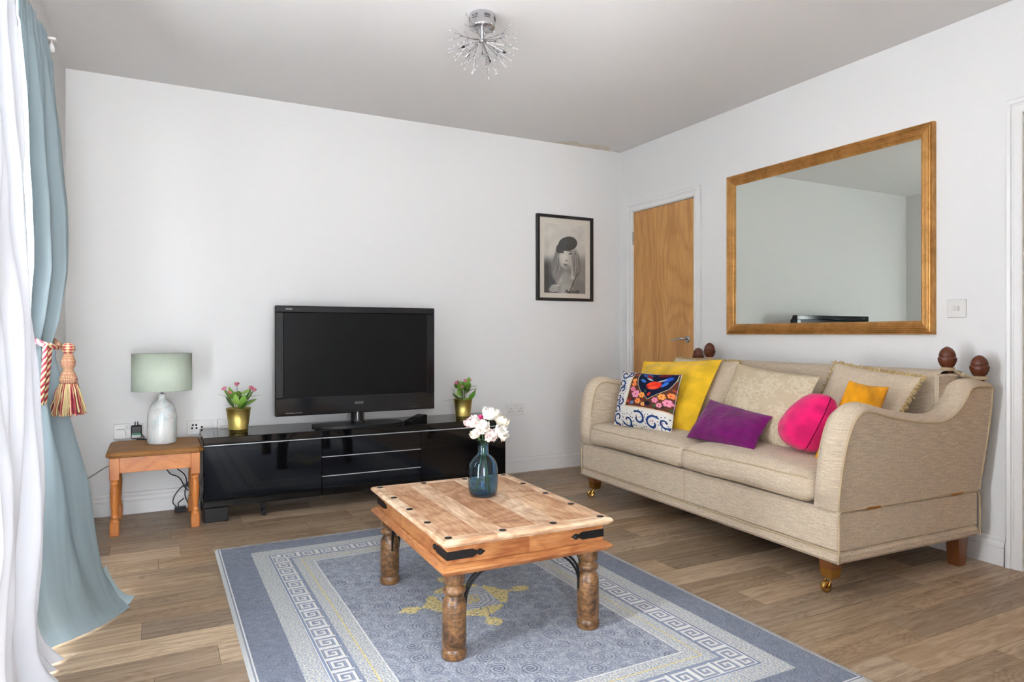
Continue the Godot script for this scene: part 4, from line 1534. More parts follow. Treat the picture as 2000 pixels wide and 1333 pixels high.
# ---------------------------------------------------------------- side table and lamp
func side_table_and_lamp():
	var t := thing("side_table", "small honey-coloured wooden side table with turned legs", "table", Vector3(0.0, 0, -4.175))
	var top := MB.new()
	# clipped-corner top with a rounded edge
	var hx := 0.226
	var hz := 0.222
	var cut := 0.022
	var ring := func(y: float, d: float) -> Array:
		var x := hx - d
		var z := hz - d
		return [Vector3(-x + cut, y, z), Vector3(x - cut, y, z), Vector3(x, y, z - cut), Vector3(x, y, -z + cut), Vector3(x - cut, y, -z), Vector3(-x + cut, y, -z), Vector3(-x, y, -z + cut), Vector3(-x, y, z - cut)]
	var lv := [[0.398, 0.012], [0.402, 0.003], [0.412, 0.0], [0.420, 0.004], [0.427, 0.014]]
	top.smooth(false)
	for i in lv.size() - 1:
		var a: Array = ring.call(lv[i][0], lv[i][1])
		var b: Array = ring.call(lv[i + 1][0], lv[i + 1][1])
		for k in 8:
			var k2 := (k + 1) % 8
			top.quad(a[k], a[k2], b[k2], b[k], Vector2(a[k].x + a[k].z, a[k].y), Vector2(a[k2].x + a[k2].z, a[k2].y), Vector2(b[k2].x + b[k2].z, b[k2].y), Vector2(b[k].x + b[k].z, b[k].y))
	for e in [[4, 1.0], [0, -1.0]]:
		var q: Array = ring.call(lv[e[0]][0], lv[e[0]][1])
		top.face(q, Vector3(0, e[1], 0), q.map(func(p): return Vector2(p.x, p.z)))
	obj(top, "table_top", M.pine_top, t)
	var lx := 0.186
	var lz := 0.184
	for e in [[Vector3(-lx, 0.318, lz - 0.006), Vector3(lx, 0.398, lz + 0.012), 0], [Vector3(-lx, 0.318, -lz - 0.012), Vector3(lx, 0.398, -lz + 0.006), 0], [Vector3(-lx - 0.012, 0.318, -lz), Vector3(-lx + 0.006, 0.398, lz), 2], [Vector3(lx - 0.006, 0.318, -lz), Vector3(lx + 0.012, 0.398, lz), 2]]:
		obj(MB.new().box(e[0], e[1], 0.001, e[2], 1.4, Vector2(0.2, 0.1)), "apron", M.pine, t)
	for sx in [-1.0, 1.0]:
		for sz in [-1.0, 1.0]:
			var l := MB.new()
			l.box(Vector3(-0.022, 0.285, -0.022), Vector3(0.022, 0.398, 0.022), 0.002, 1, 1.4, Vector2(0.1, 0.05))
			l.lathe([Vector2(0.0215, 0.287), Vector2(0.0215, 0.282), Vector2(0.017, 0.276), Vector2(0.0165, 0.272), Vector2(0.0195, 0.268), Vector2(0.0195, 0.263), Vector2(0.017, 0.259), Vector2(0.0175, 0.25), Vector2(0.0205, 0.21), Vector2(0.0185, 0.16), Vector2(0.015, 0.112), Vector2(0.0145, 0.102), Vector2(0.0185, 0.097), Vector2(0.0185, 0.091), Vector2(0.015, 0.086), Vector2(0.020, 0.078), Vector2(0.0215, 0.072)].map(func(p): return p), 24)
			l.box(Vector3(-0.021, 0.0, -0.021), Vector3(0.021, 0.072, 0.021), 0.004, 1, 1.4, Vector2(0.1, 0.4))
			var o := obj(l, "leg", M.pine, t)
			o.position = Vector3(sx * lx, 0, sz * lz)
	# lamp
	var l := thing("table_lamp", "pale ceramic bottle lamp with a drum shade of light green cloth", "lamp", Vector3(0.03, 0.4275, -4.2))
	var im := Image.create(256, 256, false, Image.FORMAT_RGB8)
	var n := noise(61, 0.03, 4)
	for y in 256:
		for x in 256:
			var a := TAU * x / 256.0
			var k := n.get_noise_3d(cos(a) * 40.0, sin(a) * 40.0, y)
			var k2 := n.get_noise_3d(cos(a) * 40.0 + 200.0, sin(a) * 40.0, y * 1.6)
			im.set_pixel(x, y, sr(226, 228, 226).lerp(sr(190, 212, 214), clampf(k * 1.5, 0, 0.8)).lerp(sr(206, 204, 200), clampf(k2 * 1.6 - 0.1, 0, 0.7)))
	var cer := mat(Color.WHITE, 0.12, 0, 0.5)
	cer.albedo_texture = tex_of(im)
	var b := MB.new()
	b.lathe([Vector2(0.0, 0.001), Vector2(0.068, 0.001), Vector2(0.072, 0.006), Vector2(0.0735, 0.06), Vector2(0.073, 0.13), Vector2(0.070, 0.165), Vector2(0.062, 0.195), Vector2(0.048, 0.218), Vector2(0.032, 0.231), Vector2(0.023, 0.238), Vector2(0.0195, 0.246), Vector2(0.019, 0.262), Vector2(0.021, 0.266), Vector2(0.019, 0.270), Vector2(0.0, 0.270)], 48)
	obj(b, "base", cer, l)
	var h := MB.new()
	h.lathe([Vector2(0.008, 0.269), Vector2(0.008, 0.282), Vector2(0.013, 0.284), Vector2(0.013, 0.325), Vector2(0.0, 0.326)], 18)
	obj(h, "bulb_holder", M.steel, l)
	var bu := MB.new()
	bu.lathe([Vector2(0.0, 0.326), Vector2(0.012, 0.328), Vector2(0.015, 0.345), Vector2(0.028, 0.375), Vector2(0.029, 0.395), Vector2(0.018, 0.415), Vector2(0.0, 0.42)], 20)
	obj(bu, "bulb", mat(sr(236, 234, 228), 0.2), l)
	var sh := mat(sr(200, 212, 195), 0.9, 0, 0.2)
	sh.albedo_texture = weave_image(128, 66, sr(250, 250, 250), 0.05, 0.3, 0.3)
	sh.backlight_enabled = true
	sh.backlight = Color(0.25, 0.27, 0.24)
	sh.uv1_scale = Vector3(6, 2, 1)
	var s := MB.new()
	s.lathe([Vector2(0.149, 0.290), Vector2(0.151, 0.290), Vector2(0.151, 0.293), Vector2(0.1495, 0.293), Vector2(0.1485, 0.489), Vector2(0.150, 0.489), Vector2(0.150, 0.492), Vector2(0.147, 0.492), Vector2(0.147, 0.290), Vector2(0.149, 0.290)], 72)
	obj(s, "shade", sh, l)
	var sp := MB.new()
	for k in 3:
		var a := TAU * k / 3.0 + 0.4
		sp.tube([Vector3(0, 0.327, 0), Vector3(cos(a) * 0.148, 0.296, sin(a) * 0.148)], 0.0012, 6)
	obj(sp, "shade_spider", M.steel, l)
# ---------------------------------------------------------------- things on the walls
func mitred_frame(parent: Node, called: String, w: float, h: float, prof: Array, m: Material, basis: Basis):
	# prof: Vector2(distance in from the outer edge, height off the wall); four rails, each its own part
	for side in 4:
		var mb := MB.new()
		mb.smooth(false)
		var along: Vector3 = [Vector3(1, 0, 0), Vector3(0, 1, 0), Vector3(-1, 0, 0), Vector3(0, -1, 0)][side]
		var inw: Vector3 = [Vector3(0, 1, 0), Vector3(-1, 0, 0), Vector3(0, -1, 0), Vector3(1, 0, 0)][side]
		var hl: float = (w if side % 2 == 0 else h) * 0.5
		var hd: float = (h if side % 2 == 0 else w) * 0.5
		for i in prof.size() - 1:
			var p: Vector2 = prof[i]
			var q: Vector2 = prof[i + 1]
			var pts := []
			var uvs := []
			for e in [[p, -1.0], [p, 1.0], [q, 1.0], [q, -1.0]]:
				var pp: Vector2 = e[0]
				pts.append(basis * (-inw * (hd - pp.x) + along * (hl - pp.x) * e[1] + Vector3(0, 0, pp.y)))
				uvs.append(Vector2((hl - pp.x) * e[1] * 2.0, (pp.x + pp.y) * 2.0))
			var nn := Vector2(-(q.y - p.y), q.x - p.x)
			mb.face(pts, basis * (inw * nn.x + Vector3(0, 0, nn.y)), uvs)
		obj(mb, called, m, parent)

func socket_plate(called: String, label: String, x: float, y: float, holes: bool) -> Node3D:
	var s := thing(called, label, "socket", Vector3(x, y, ZB))
	obj(MB.new().box(Vector3(-0.0735, -0.043, 0.0), Vector3(0.0735, 0.043, 0.009), 0.003), "plate", M.plastic_white, s)
	if holes:
		for sx in [-1.0, 1.0]:
			var k := MB.new()
			var c := Vector3(sx * 0.040, -0.006, 0.0085)
			k.box(c + Vector3(-0.002, 0.008, 0), c + Vector3(0.002, 0.017, 0.0009))
			k.box(c + Vector3(-0.014, -0.011, 0), c + Vector3(-0.007, -0.007, 0.0009))
			k.box(c + Vector3(0.007, -0.011, 0), c + Vector3(0.014, -0.007, 0.0009))
			obj(k, "pin_holes", M.satin_black, s)
	for sx in [-0.009, 0.009]:
		obj(MB.new().box(Vector3(sx - 0.006, 0.012, 0.008), Vector3(sx + 0.006, 0.034, 0.0125), 0.002), "rocker", M.plastic_white, s)
	return s

func wall_things():
	# wide gilt mirror
	var mz := -2.611
	var mw := 1.334
	var mh := 1.026
	var mr := thing("wall_mirror", "large rectangular mirror in a ribbed gold frame above the sofa", "mirror", Vector3(XR, 1.537, mz))
	var b := Basis(Vector3(0, 0, 1), Vector3.UP, Vector3(-1, 0, 0))
	b = Basis(Vector3(0, 0, 1), Vector3(0, 1, 0), Vector3(-1, 0, 0))
	var gold := mat(sr(190, 148, 92), 0.4, 0.6, 0.5)
	gold.albedo_texture = wood_image(256, 64, 19, sr(255, 246, 226), sr(204, 184, 150), 20.0, false, 0.8)
	var pr := [Vector2(0, 0.0), Vector2(0.0, 0.022), Vector2(0.003, 0.026), Vector2(0.007, 0.026), Vector2(0.010, 0.023), Vector2(0.013, 0.028), Vector2(0.018, 0.030), Vector2(0.021, 0.026), Vector2(0.024, 0.029), Vector2(0.028, 0.030), Vector2(0.031, 0.026), Vector2(0.034, 0.028), Vector2(0.038, 0.028), Vector2(0.041, 0.024), Vector2(0.044, 0.026), Vector2(0.048, 0.025), Vector2(0.051, 0.020), Vector2(0.054, 0.021), Vector2(0.058, 0.018), Vector2(0.061, 0.013), Vector2(0.066, 0.012), Vector2(0.068, 0.006)]
	mitred_frame(mr, "frame_rail", mw, mh, pr, gold, b)
	var gl := MB.new()
	gl.smooth(false)
	var hw := mw * 0.5 - 0.064
	var hh := mh * 0.5 - 0.064
	gl.quad(b * Vector3(-hw, -hh, 0.008), b * Vector3(hw, -hh, 0.008), b * Vector3(hw, hh, 0.008), b * Vector3(-hw, hh, 0.008))
	gl.box(Vector3(-0.006, -hh, -hw), Vector3(-0.001, hh, hw))
	obj(gl, "mirror_glass", M.mirror, mr)
	# framed print
	var pc := thing("framed_picture", "black framed black and white portrait of a person in a beret", "picture", Vector3(2.788, 1.608, ZB))
	mitred_frame(pc, "frame_rail", 0.506, 0.655, [Vector2(0, 0), Vector2(0, 0.028), Vector2(0.001, 0.030), Vector2(0.021, 0.030), Vector2(0.022, 0.028), Vector2(0.022, 0.010)], mat(sr(20, 19, 19), 0.35), Basis())
	obj(MB.new().box(Vector3(-0.235, -0.31, 0.002), Vector3(0.235, 0.31, 0.013)), "mount", mat(sr(224, 216, 202), 0.8), pc)
	var pm := mat(Color.WHITE, 0.5, 0, 0.4)
	pm.albedo_texture = portrait()
	var q := MB.new()
	q.smooth(false)
	q.quad(Vector3(-0.187, -0.268, 0.0136), Vector3(0.187, -0.268, 0.0136), Vector3(0.187, 0.258, 0.0136), Vector3(-0.187, 0.258, 0.0136), Vector2(0, 1), Vector2(1, 1), Vector2(1, 0), Vector2(0, 0))
	obj(q, "print", pm, pc)
	var pg := MB.new()
	pg.smooth(false)
	pg.quad(Vector3(-0.232, -0.306, 0.018), Vector3(0.232, -0.306, 0.018), Vector3(0.232, 0.306, 0.018), Vector3(-0.232, 0.306, 0.018))
	obj(pg, "glazing", M.glass, pc)
	# light switch by the right door
	var sw := thing("light_switch", "white two-gang light switch on the wall right of the mirror", "light switch", Vector3(XR, 1.146, -1.848))
	obj(MB.new().box(Vector3(-0.009, -0.043, -0.043), Vector3(0, 0.043, 0.043), 0.003), "plate", M.plastic_white, sw)
	for z in [-0.009, 0.009]:
		var r := MB.new()
		r.box(Vector3(-0.013, -0.011, z - 0.0055), Vector3(-0.008, 0.011, z + 0.0055), 0.002)
		obj(r, "rocker", M.plastic_white, sw)
	socket_plate("wall_socket", "white double wall socket between the cabinet and the sofa", 2.36, 0.467, true)
	socket_plate("wall_socket", "white double wall socket behind the side table, with two plugs in it", -0.138, 0.472, false)
	# white plug and black charger in it
	var pl := thing("plug", "white mains plug in the socket behind the side table", "plug", Vector3(-0.178, 0.462, ZB + 0.009))
	var pb := MB.new()
	pb.prism([Vector2(-0.025, -0.026), Vector2(0.025, -0.026), Vector2(0.027, 0.005), Vector2(0.018, 0.025), Vector2(-0.018, 0.025), Vector2(-0.027, 0.005)], 0.0, 0.034)
	obj(pb, "body", M.plastic_white, pl)
	var pw := MB.new()
	pw.tube([Vector3(0, -0.024, 0.018), Vector3(0.006, -0.036, 0.018), Vector3(0.010, -0.044, 0.02)], 0.005, 10)
	obj(pw, "flex", M.plastic_white, pl)
	var ad := thing("power_adapter", "black power adapter with a green label in the socket behind the side table", "adapter", Vector3(-0.098, 0.472, ZB + 0.009))
	obj(MB.new().box(Vector3(-0.027, -0.040, 0.0), Vector3(0.027, 0.034, 0.045), 0.005), "body", M.satin_black, ad)
	var lb := MB.new()
	lb.box(Vector3(-0.023, -0.034, 0.0448), Vector3(0.023, -0.018, 0.0456))
	obj(lb, "label_sticker", mat(sr(214, 218, 212), 0.6), ad)
	var lb2 := MB.new()
	lb2.box(Vector3(-0.023, -0.018, 0.0448), Vector3(0.023, -0.009, 0.0457))
	obj(lb2, "green_band", mat(sr(52, 132, 100), 0.6), ad)
	var pin := MB.new()
	for x in [-0.007, 0.007]:
		pin.tube([Vector3(x, 0.032, 0.02), Vector3(x, 0.055, 0.02)], 0.0025, 8)
	obj(pin, "prong", M.satin_black, ad)
	# media plate and broadband box
	var mp := thing("aerial_plate", "white wall plate with round aerial sockets beside the lamp", "socket", Vector3(0.236, 0.472, ZB))
	obj(MB.new().box(Vector3(-0.0735, -0.043, 0.0), Vector3(0.0735, 0.043, 0.009), 0.003), "plate", M.plastic_white, mp)
	for p in [Vector2(-0.042, 0.014), Vector2(-0.024, 0.014), Vector2(-0.046, -0.004), Vector2(-0.022, -0.004), Vector2(0.006, 0.0)]:
		var k := MB.new()
		k.off = Transform3D(Basis(Vector3(1, 0, 0), PI / 2), Vector3(p.x, p.y, 0.009))
		k.lathe([Vector2(0.0058, -0.001), Vector2(0.0058, 0.003), Vector2(0.004, 0.003), Vector2(0.0035, 0.0005), Vector2(0.0, 0.0005)], 16)
		obj(k, "aerial_socket", M.satin_black, mp)
	var bb := thing("phone_master_socket", "white telephone box on the wall behind the left flower pot", "socket", Vector3(0.372, 0.474, ZB))
	obj(MB.new().box(Vector3(-0.046, -0.045, 0.0), Vector3(0.046, 0.042, 0.028), 0.004), "box", M.plastic_white, bb)
	obj(MB.new().box(Vector3(-0.03, -0.003, 0.0275), Vector3(0.034, 0.0, 0.0284)), "printed_line", mat(sr(160, 160, 160), 0.6), bb)

func portrait() -> ImageTexture:
	var w := 240
	var h := 338
	var im := Image.create(w, h, false, Image.FORMAT_RGB8)
	var g := func(v: float) -> Color: return Color(v, v * 0.975, v * 0.93)
	var r := RandomNumberGenerator.new()
	var n := noise(8, 0.012, 3)
	for y in h:
		for x in w:
			var fy := float(y) / h
			var fx := float(x) / w
			var v := 0.86 - 0.06 * fy + 0.06 * n.get_noise_2d(x, y)
			# darker blurred shapes low in the background
			v = lerpf(v, 0.20, smoothstep(0.42, 0.62, fy) * smoothstep(0.45, 0.05, fx))
			v = lerpf(v, 0.45, smoothstep(0.35, 0.55, fy) * smoothstep(0.6, 0.95, fx) * 0.8)
			im.set_pixel(x, y, g.call(v))
	var ell := func(cx, cy, rx, ry, v, soft := 0.3, rot := 0.0, a := 1.0):
		var c: Color = g.call(v)
		c.a = a
		disc(im, cx, cy, rx, ry, c, soft, rot)
	# shoulders and chest
	ell.call(150, 330, 92, 72, 0.56, 0.25)
	ell.call(196, 318, 50, 62, 0.46, 0.3)
	ell.call(128, 330, 46, 78, 0.68, 0.4)
	# dark jacket on the left
	ell.call(26, 330, 52, 96, 0.13, 0.25)
	# hair behind
	ell.call(84, 198, 46, 84, 0.46, 0.35, 0.15)
	ell.call(186, 190, 30, 82, 0.42, 0.35, -0.12)
	ell.call(70, 240, 30, 44, 0.52, 0.5)
	# neck
	ell.call(132, 226, 30, 54, 0.50, 0.3)
	ell.call(126, 262, 34, 40, 0.62, 0.5)
	# strands of hair
	r.seed = 99
	for i in 46:
		var left := i % 2 == 0
		var x0 := r.randf_range(70, 100) if left else r.randf_range(172, 192)
		var y0 := r.randf_range(112, 150)
		var pts := []
		var ph := r.randf() * 6.0
		var drift := r.randf_range(-34, 2) if left else r.randf_range(-14, 22)
		var ln := r.randf_range(90, 150)
		for k in 16:
			var t := k / 15.0
			pts.append(Vector2(x0 + drift * t + 7.0 * t * sin(ph + t * 9.0), y0 + ln * t))
		var c: Color = g.call(r.randf_range(0.30, 0.84))
		c.a = 0.65
		stroke(im, pts, 1.6, c, 0.8)
	# face
	ell.call(128, 156, 47, 66, 0.74, 0.16, 0.06)
	ell.call(114, 154, 34, 58, 0.88, 0.7)
	ell.call(166, 162, 13, 46, 0.50, 0.9)
	ell.call(134, 206, 26, 14, 0.55, 0.8)
	# eyes and brows
	for e in [[104, 136, 0.12], [152, 140, -0.05]]:
		ell.call(e[0], e[1], 15, 7, 0.36, 0.9, e[2])
		ell.call(e[0], e[1] + 1, 10, 4, 0.14, 0.6, e[2])
		ell.call(e[0] + 1, e[1] - 12, 17, 3.2, 0.30, 0.7, e[2] + 0.06)
	# nose
	ell.call(122, 160, 6, 20, 0.86, 0.9, 0.1)
	ell.call(128, 175, 11, 4.5, 0.38, 0.8)
	# mouth
	ell.call(122, 195, 17, 5, 0.34, 0.6, 0.05)
	ell.call(121, 200, 14, 5, 0.48, 0.7)
	# beret
	ell.call(136, 92, 57, 36, 0.10, 0.08, -0.18)
	ell.call(96, 114, 34, 24, 0.11, 0.1, -0.75)
	ell.call(150, 82, 44, 30, 0.13, 0.3, 0.1)
	# chain strap and trimmed neckline
	for i in 15:
		ell.call(192 - i * 3.2, 236 + i * 6.6, 4.2, 5.2, 0.12 if i % 2 == 0 else 0.30, 0.4)
	for i in 16:
		ell.call(126 + i * 5.0, 330 + r.randf_range(-7, 6), 6, 7, r.randf_range(0.08, 0.35), 0.4)
	# hand with a cigarette
	ell.call(52, 318, 30, 18, 0.66, 0.3, -0.2)
	for i in 4:
		ell.call(56 + i * 3, 300 + i * 9, 25, 5.5, 0.76, 0.5, -0.18)
		ell.call(54 + i * 3, 305 + i * 9, 23, 2.0, 0.34, 0.8, -0.18)
	stroke(im, [Vector2(64, 306), Vector2(92, 294)], 2.0, g.call(0.92))
	return tex_of(im)
# ---------------------------------------------------------------- cushions
# corners: top left, top right, bottom left, bottom right as seen from the front
func pillow(tl: Vector3, tr: Vector3, bl: Vector3, br: Vector3, thick: float, sd: int, pinch := 0.055, flange := 0.0, wrinkle := 0.006, full := 0.46, rounded := 0.0) -> MB:
	var nz := noise(sd, 5.0, 3)
	var across := ((tr - tl) + (br - bl)).normalized()
	var up := ((tl - bl) + (tr - br)).normalized()
	var nor := across.cross(up).normalized()
	var f := func(u: float, v: float, s: float) -> Vector3:
		var a := 2.0 * u - 1.0
		var b := 2.0 * v - 1.0
		var sc := 1.0 + flange
		var aa := clampf(a * sc, -1.0, 1.0)
		var bb := clampf(b * sc, -1.0, 1.0)
		var a2 := a * (1.0 - pinch * (1.0 - b * b))
		var b2 := b * (1.0 - pinch * (1.0 - a * a))
		var a3 := a2 * sqrt(1.0 - rounded * b2 * b2)
		var b3 := b2 * sqrt(1.0 - rounded * a2 * a2)
		var uu := 0.5 + 0.5 * a3
		var vv := 0.5 + 0.5 * b3
		var p := bl.lerp(br, uu).lerp(tl.lerp(tr, uu), vv)
		var t := pow(maxf(0.0, (1.0 - aa * aa) * (1.0 - bb * bb)), full)
		var sag := 1.0 - 0.22 * b
		var w := nz.get_noise_3d(p.x * 1.6, p.y * 1.6 + sd, p.z * 1.6) * wrinkle * (0.3 + t)
		w += wrinkle * 0.8 * sin(18.0 * atan2(b - 1.0, a) ) * maxf(0.0, absf(a) - 0.55) * t
		return p + nor * (s * (thick * 0.5 * t * sag + 0.0016) + w)
	var mb := MB.new()
	mb.grid(34, 34, func(u, v): return f.call(u, v, 1.0), false, Vector2(1, 1))
	mb.grid(34, 34, func(u, v): return f.call(u, v, -1.0), true, Vector2(1, 1))
	return mb

func edge_line(tl: Vector3, tr: Vector3, bl: Vector3, br: Vector3, pinch: float, sides: Array) -> Array:
	var out := []
	for s in sides:
		var line := []
		for i in 25:
			var t := 2.0 * i / 24.0 - 1.0
			var a: float
			var b: float
			if s == 0:
				a = t; b = 1.0
			elif s == 1:
				a = 1.0; b = -t
			elif s == 2:
				a = -t; b = -1.0
			else:
				a = -1.0; b = t
			var a2 := a * (1.0 - pinch * (1.0 - b * b))
			var b2 := b * (1.0 - pinch * (1.0 - a * a))
			var uu := 0.5 + 0.5 * a2
			var vv := 0.5 + 0.5 * b2
			line.append(bl.lerp(br, uu).lerp(tl.lerp(tr, uu), vv))
		out.append(line)
	return out

func cushion_thing(called: String, label: String, tl: Vector3, tr: Vector3, bl: Vector3, br: Vector3) -> Node3D:
	return thing(called, label, "cushion", (bl + br) * 0.5, "cushions on the sofa")

func flip_v(m: StandardMaterial3D):
	m.uv1_scale = Vector3(1, -1, 1)
	m.uv1_offset = Vector3(0, 1, 0)
	return m

func velvet(c: Color, sd: int) -> StandardMaterial3D:
	var m := mat(Color.WHITE, 0.8, 0, 0.25)
	var im := Image.create(256, 256, false, Image.FORMAT_RGB8)
	var n := noise(sd, 0.012, 3)
	var n2 := noise(sd + 1, 0.3, 2)
	for y in 256:
		for x in 256:
			var k := 1.0 + 0.16 * n.get_noise_2d(x, y) + 0.05 * n2.get_noise_2d(x, y)
			im.set_pixel(x, y, Color(clampf(c.r * k, 0, 1), clampf(c.g * k, 0, 1), clampf(c.b * k, 0, 1)))
	m.albedo_texture = tex_of(im)
	m.rim_enabled = true
	m.rim = 0.4
	m.rim_tint = 0.7
	return m

func cushions():
	# back cushions in the sofa cloth with fringed edges
	var fringe := mat(sr(190, 166, 118), 0.9)
	var backs := [
		[Vector3(2.95, 0.872, -3.36), Vector3(2.90, 0.872, -2.775), Vector3(2.72, 0.485, -3.34), Vector3(2.71, 0.485, -2.76), 0.13, "fringed beige back cushion behind the large yellow cushion"],
		[Vector3(2.97, 0.884, -2.225), Vector3(2.975, 0.836, -1.80), Vector3(2.77, 0.49, -2.27), Vector3(2.77, 0.49, -1.885), 0.13, "fringed beige back cushion behind the orange cushion"]]
	for e in backs:
		var c := cushion_thing("back_cushion", e[5], e[0], e[1], e[2], e[3])
		var cm := obj(pillow(e[0], e[1], e[2], e[3], e[4], 31, 0.04), "cover", M.sofa, c)
		cm.position = -c.position
		var fr := MB.new()
		for line in edge_line(e[0], e[1], e[2], e[3], 0.04, [0, 1, 3]):
			for i in range(0, line.size() - 1):
				for k in 7:
					var p: Vector3 = line[i].lerp(line[i + 1], k / 7.0)
					var mid: Vector3 = (e[0] + e[1] + e[2] + e[3]) * 0.25
					var out: Vector3 = (p - mid)
					out = (out - Vector3(0, 0, 0)).normalized()
					var d := Vector3(rng.randf_range(-1, 1), rng.randf_range(-1, 1), rng.randf_range(-1, 1)) * 0.010
					fr.tube([p - out * 0.003, p + out * 0.010 + d * 0.6, p + out * 0.014 + d + Vector3(0, -0.006, 0)], 0.0026, 5)
		var fo := obj(fr, "fringe", fringe, c)
		fo.position = -c.position
		fo.set_meta("kind", "stuff")
	# patterned cushion
	var pat := mat(Color.WHITE, 0.85, 0, 0.2)
	pat.albedo_texture = paisley()
	flip_v(pat)
	single("patterned_cushion", "white, navy and floral patterned cushion leaning on the far arm", Vector3(2.55, 0.797, -3.385), Vector3(2.60, 0.797, -2.915), Vector3(2.415, 0.483, -3.30), Vector3(2.475, 0.478, -2.862), 0.13, 51, pat, 0.045)
	var yel := velvet(sr(222, 178, 40), 71)
	single("yellow_cushion", "large bright yellow cushion with a flat flanged edge", Vector3(2.73, 0.852, -3.41), Vector3(2.85, 0.880, -2.865), Vector3(2.53, 0.482, -3.32), Vector3(2.565, 0.482, -2.80), 0.15, 52, yel, 0.04, 0.10, 0.010)
	var dam := mat(Color.WHITE, 0.85, 0, 0.2)
	dam.albedo_texture = damask()
	single("damask_cushion", "beige cushion with a pale scrolling leaf pattern", Vector3(2.83, 0.862, -2.735), Vector3(2.79, 0.822, -2.175), Vector3(2.62, 0.486, -2.69), Vector3(2.61, 0.486, -2.20), 0.13, 53, dam, 0.05)
	single("purple_cushion", "small oblong purple velvet cushion", Vector3(2.645, 0.672, -2.745), Vector3(2.61, 0.630, -2.30), Vector3(2.465, 0.487, -2.725), Vector3(2.44, 0.492, -2.255), 0.10, 54, velvet(sr(106, 6, 92), 73), 0.05)
	single("orange_cushion", "mustard orange cushion behind the pink cushion", Vector3(2.675, 0.822, -1.935), Vector3(2.815, 0.795, -1.850), Vector3(2.51, 0.487, -1.985), Vector3(2.72, 0.49, -1.885), 0.09, 55, velvet(sr(214, 146, 22), 74), 0.05)
	single("pink_cushion", "hot pink velvet cushion standing on edge near the near arm", Vector3(2.70, 0.735, -2.15), Vector3(2.545, 0.782, -1.905), Vector3(2.64, 0.500, -2.235), Vector3(2.475, 0.502, -2.005), 0.21, 56, velvet(sr(206, 24, 96), 75), 0.03, 0.0, 0.006, 0.40, 0.32)

func single(called: String, label: String, tl: Vector3, tr: Vector3, bl: Vector3, br: Vector3, thick: float, sd: int, m: Material, pinch: float, flange := 0.0, wrinkle := 0.006, full := 0.46, rounded := 0.0):
	var c := thing(called, label, "cushion", (bl + br) * 0.5)
	var o := obj(pillow(tl, tr, bl, br, thick, sd, pinch, flange, wrinkle, full, rounded), "cover", m, c)
	o.position = -c.position
	if rounded > 0.0:
		return
	var seam := MB.new()
	for line in edge_line(tl, tr, bl, br, pinch, [0, 1, 2, 3]):
		seam.tube(line, 0.0022, 6)
	var s := obj(seam, "seam", m, c)
	s.position = -c.position

func damask() -> ImageTexture:
	var im := Image.create(512, 512, false, Image.FORMAT_RGB8)
	var base := sr(196, 178, 148)
	var lite := sr(214, 200, 174)
	im.fill(base)
	var n := noise(12, 0.4, 2)
	for y in 512:
		for x in 512:
			im.set_pixel(x, y, base.lerp(lite, 0.25 + 0.25 * n.get_noise_2d(x, y)))
	var r := RandomNumberGenerator.new()
	r.seed = 5
	for i in 70:
		var cx := r.randf() * 512
		var cy := r.randf() * 512
		var rad := r.randf_range(22, 52)
		spiral(im, cx, cy, rad, r.randf_range(4.0, 7.5) * (1 if i % 2 == 0 else -1), r.randf() * TAU, r.randf_range(3.0, 6.0), lite)
		for k in 4:
			var a := r.randf() * TAU
			disc(im, cx + cos(a) * rad, cy + sin(a) * rad, 14, 6, lite, 0.2, a)
	return tex_of(im)

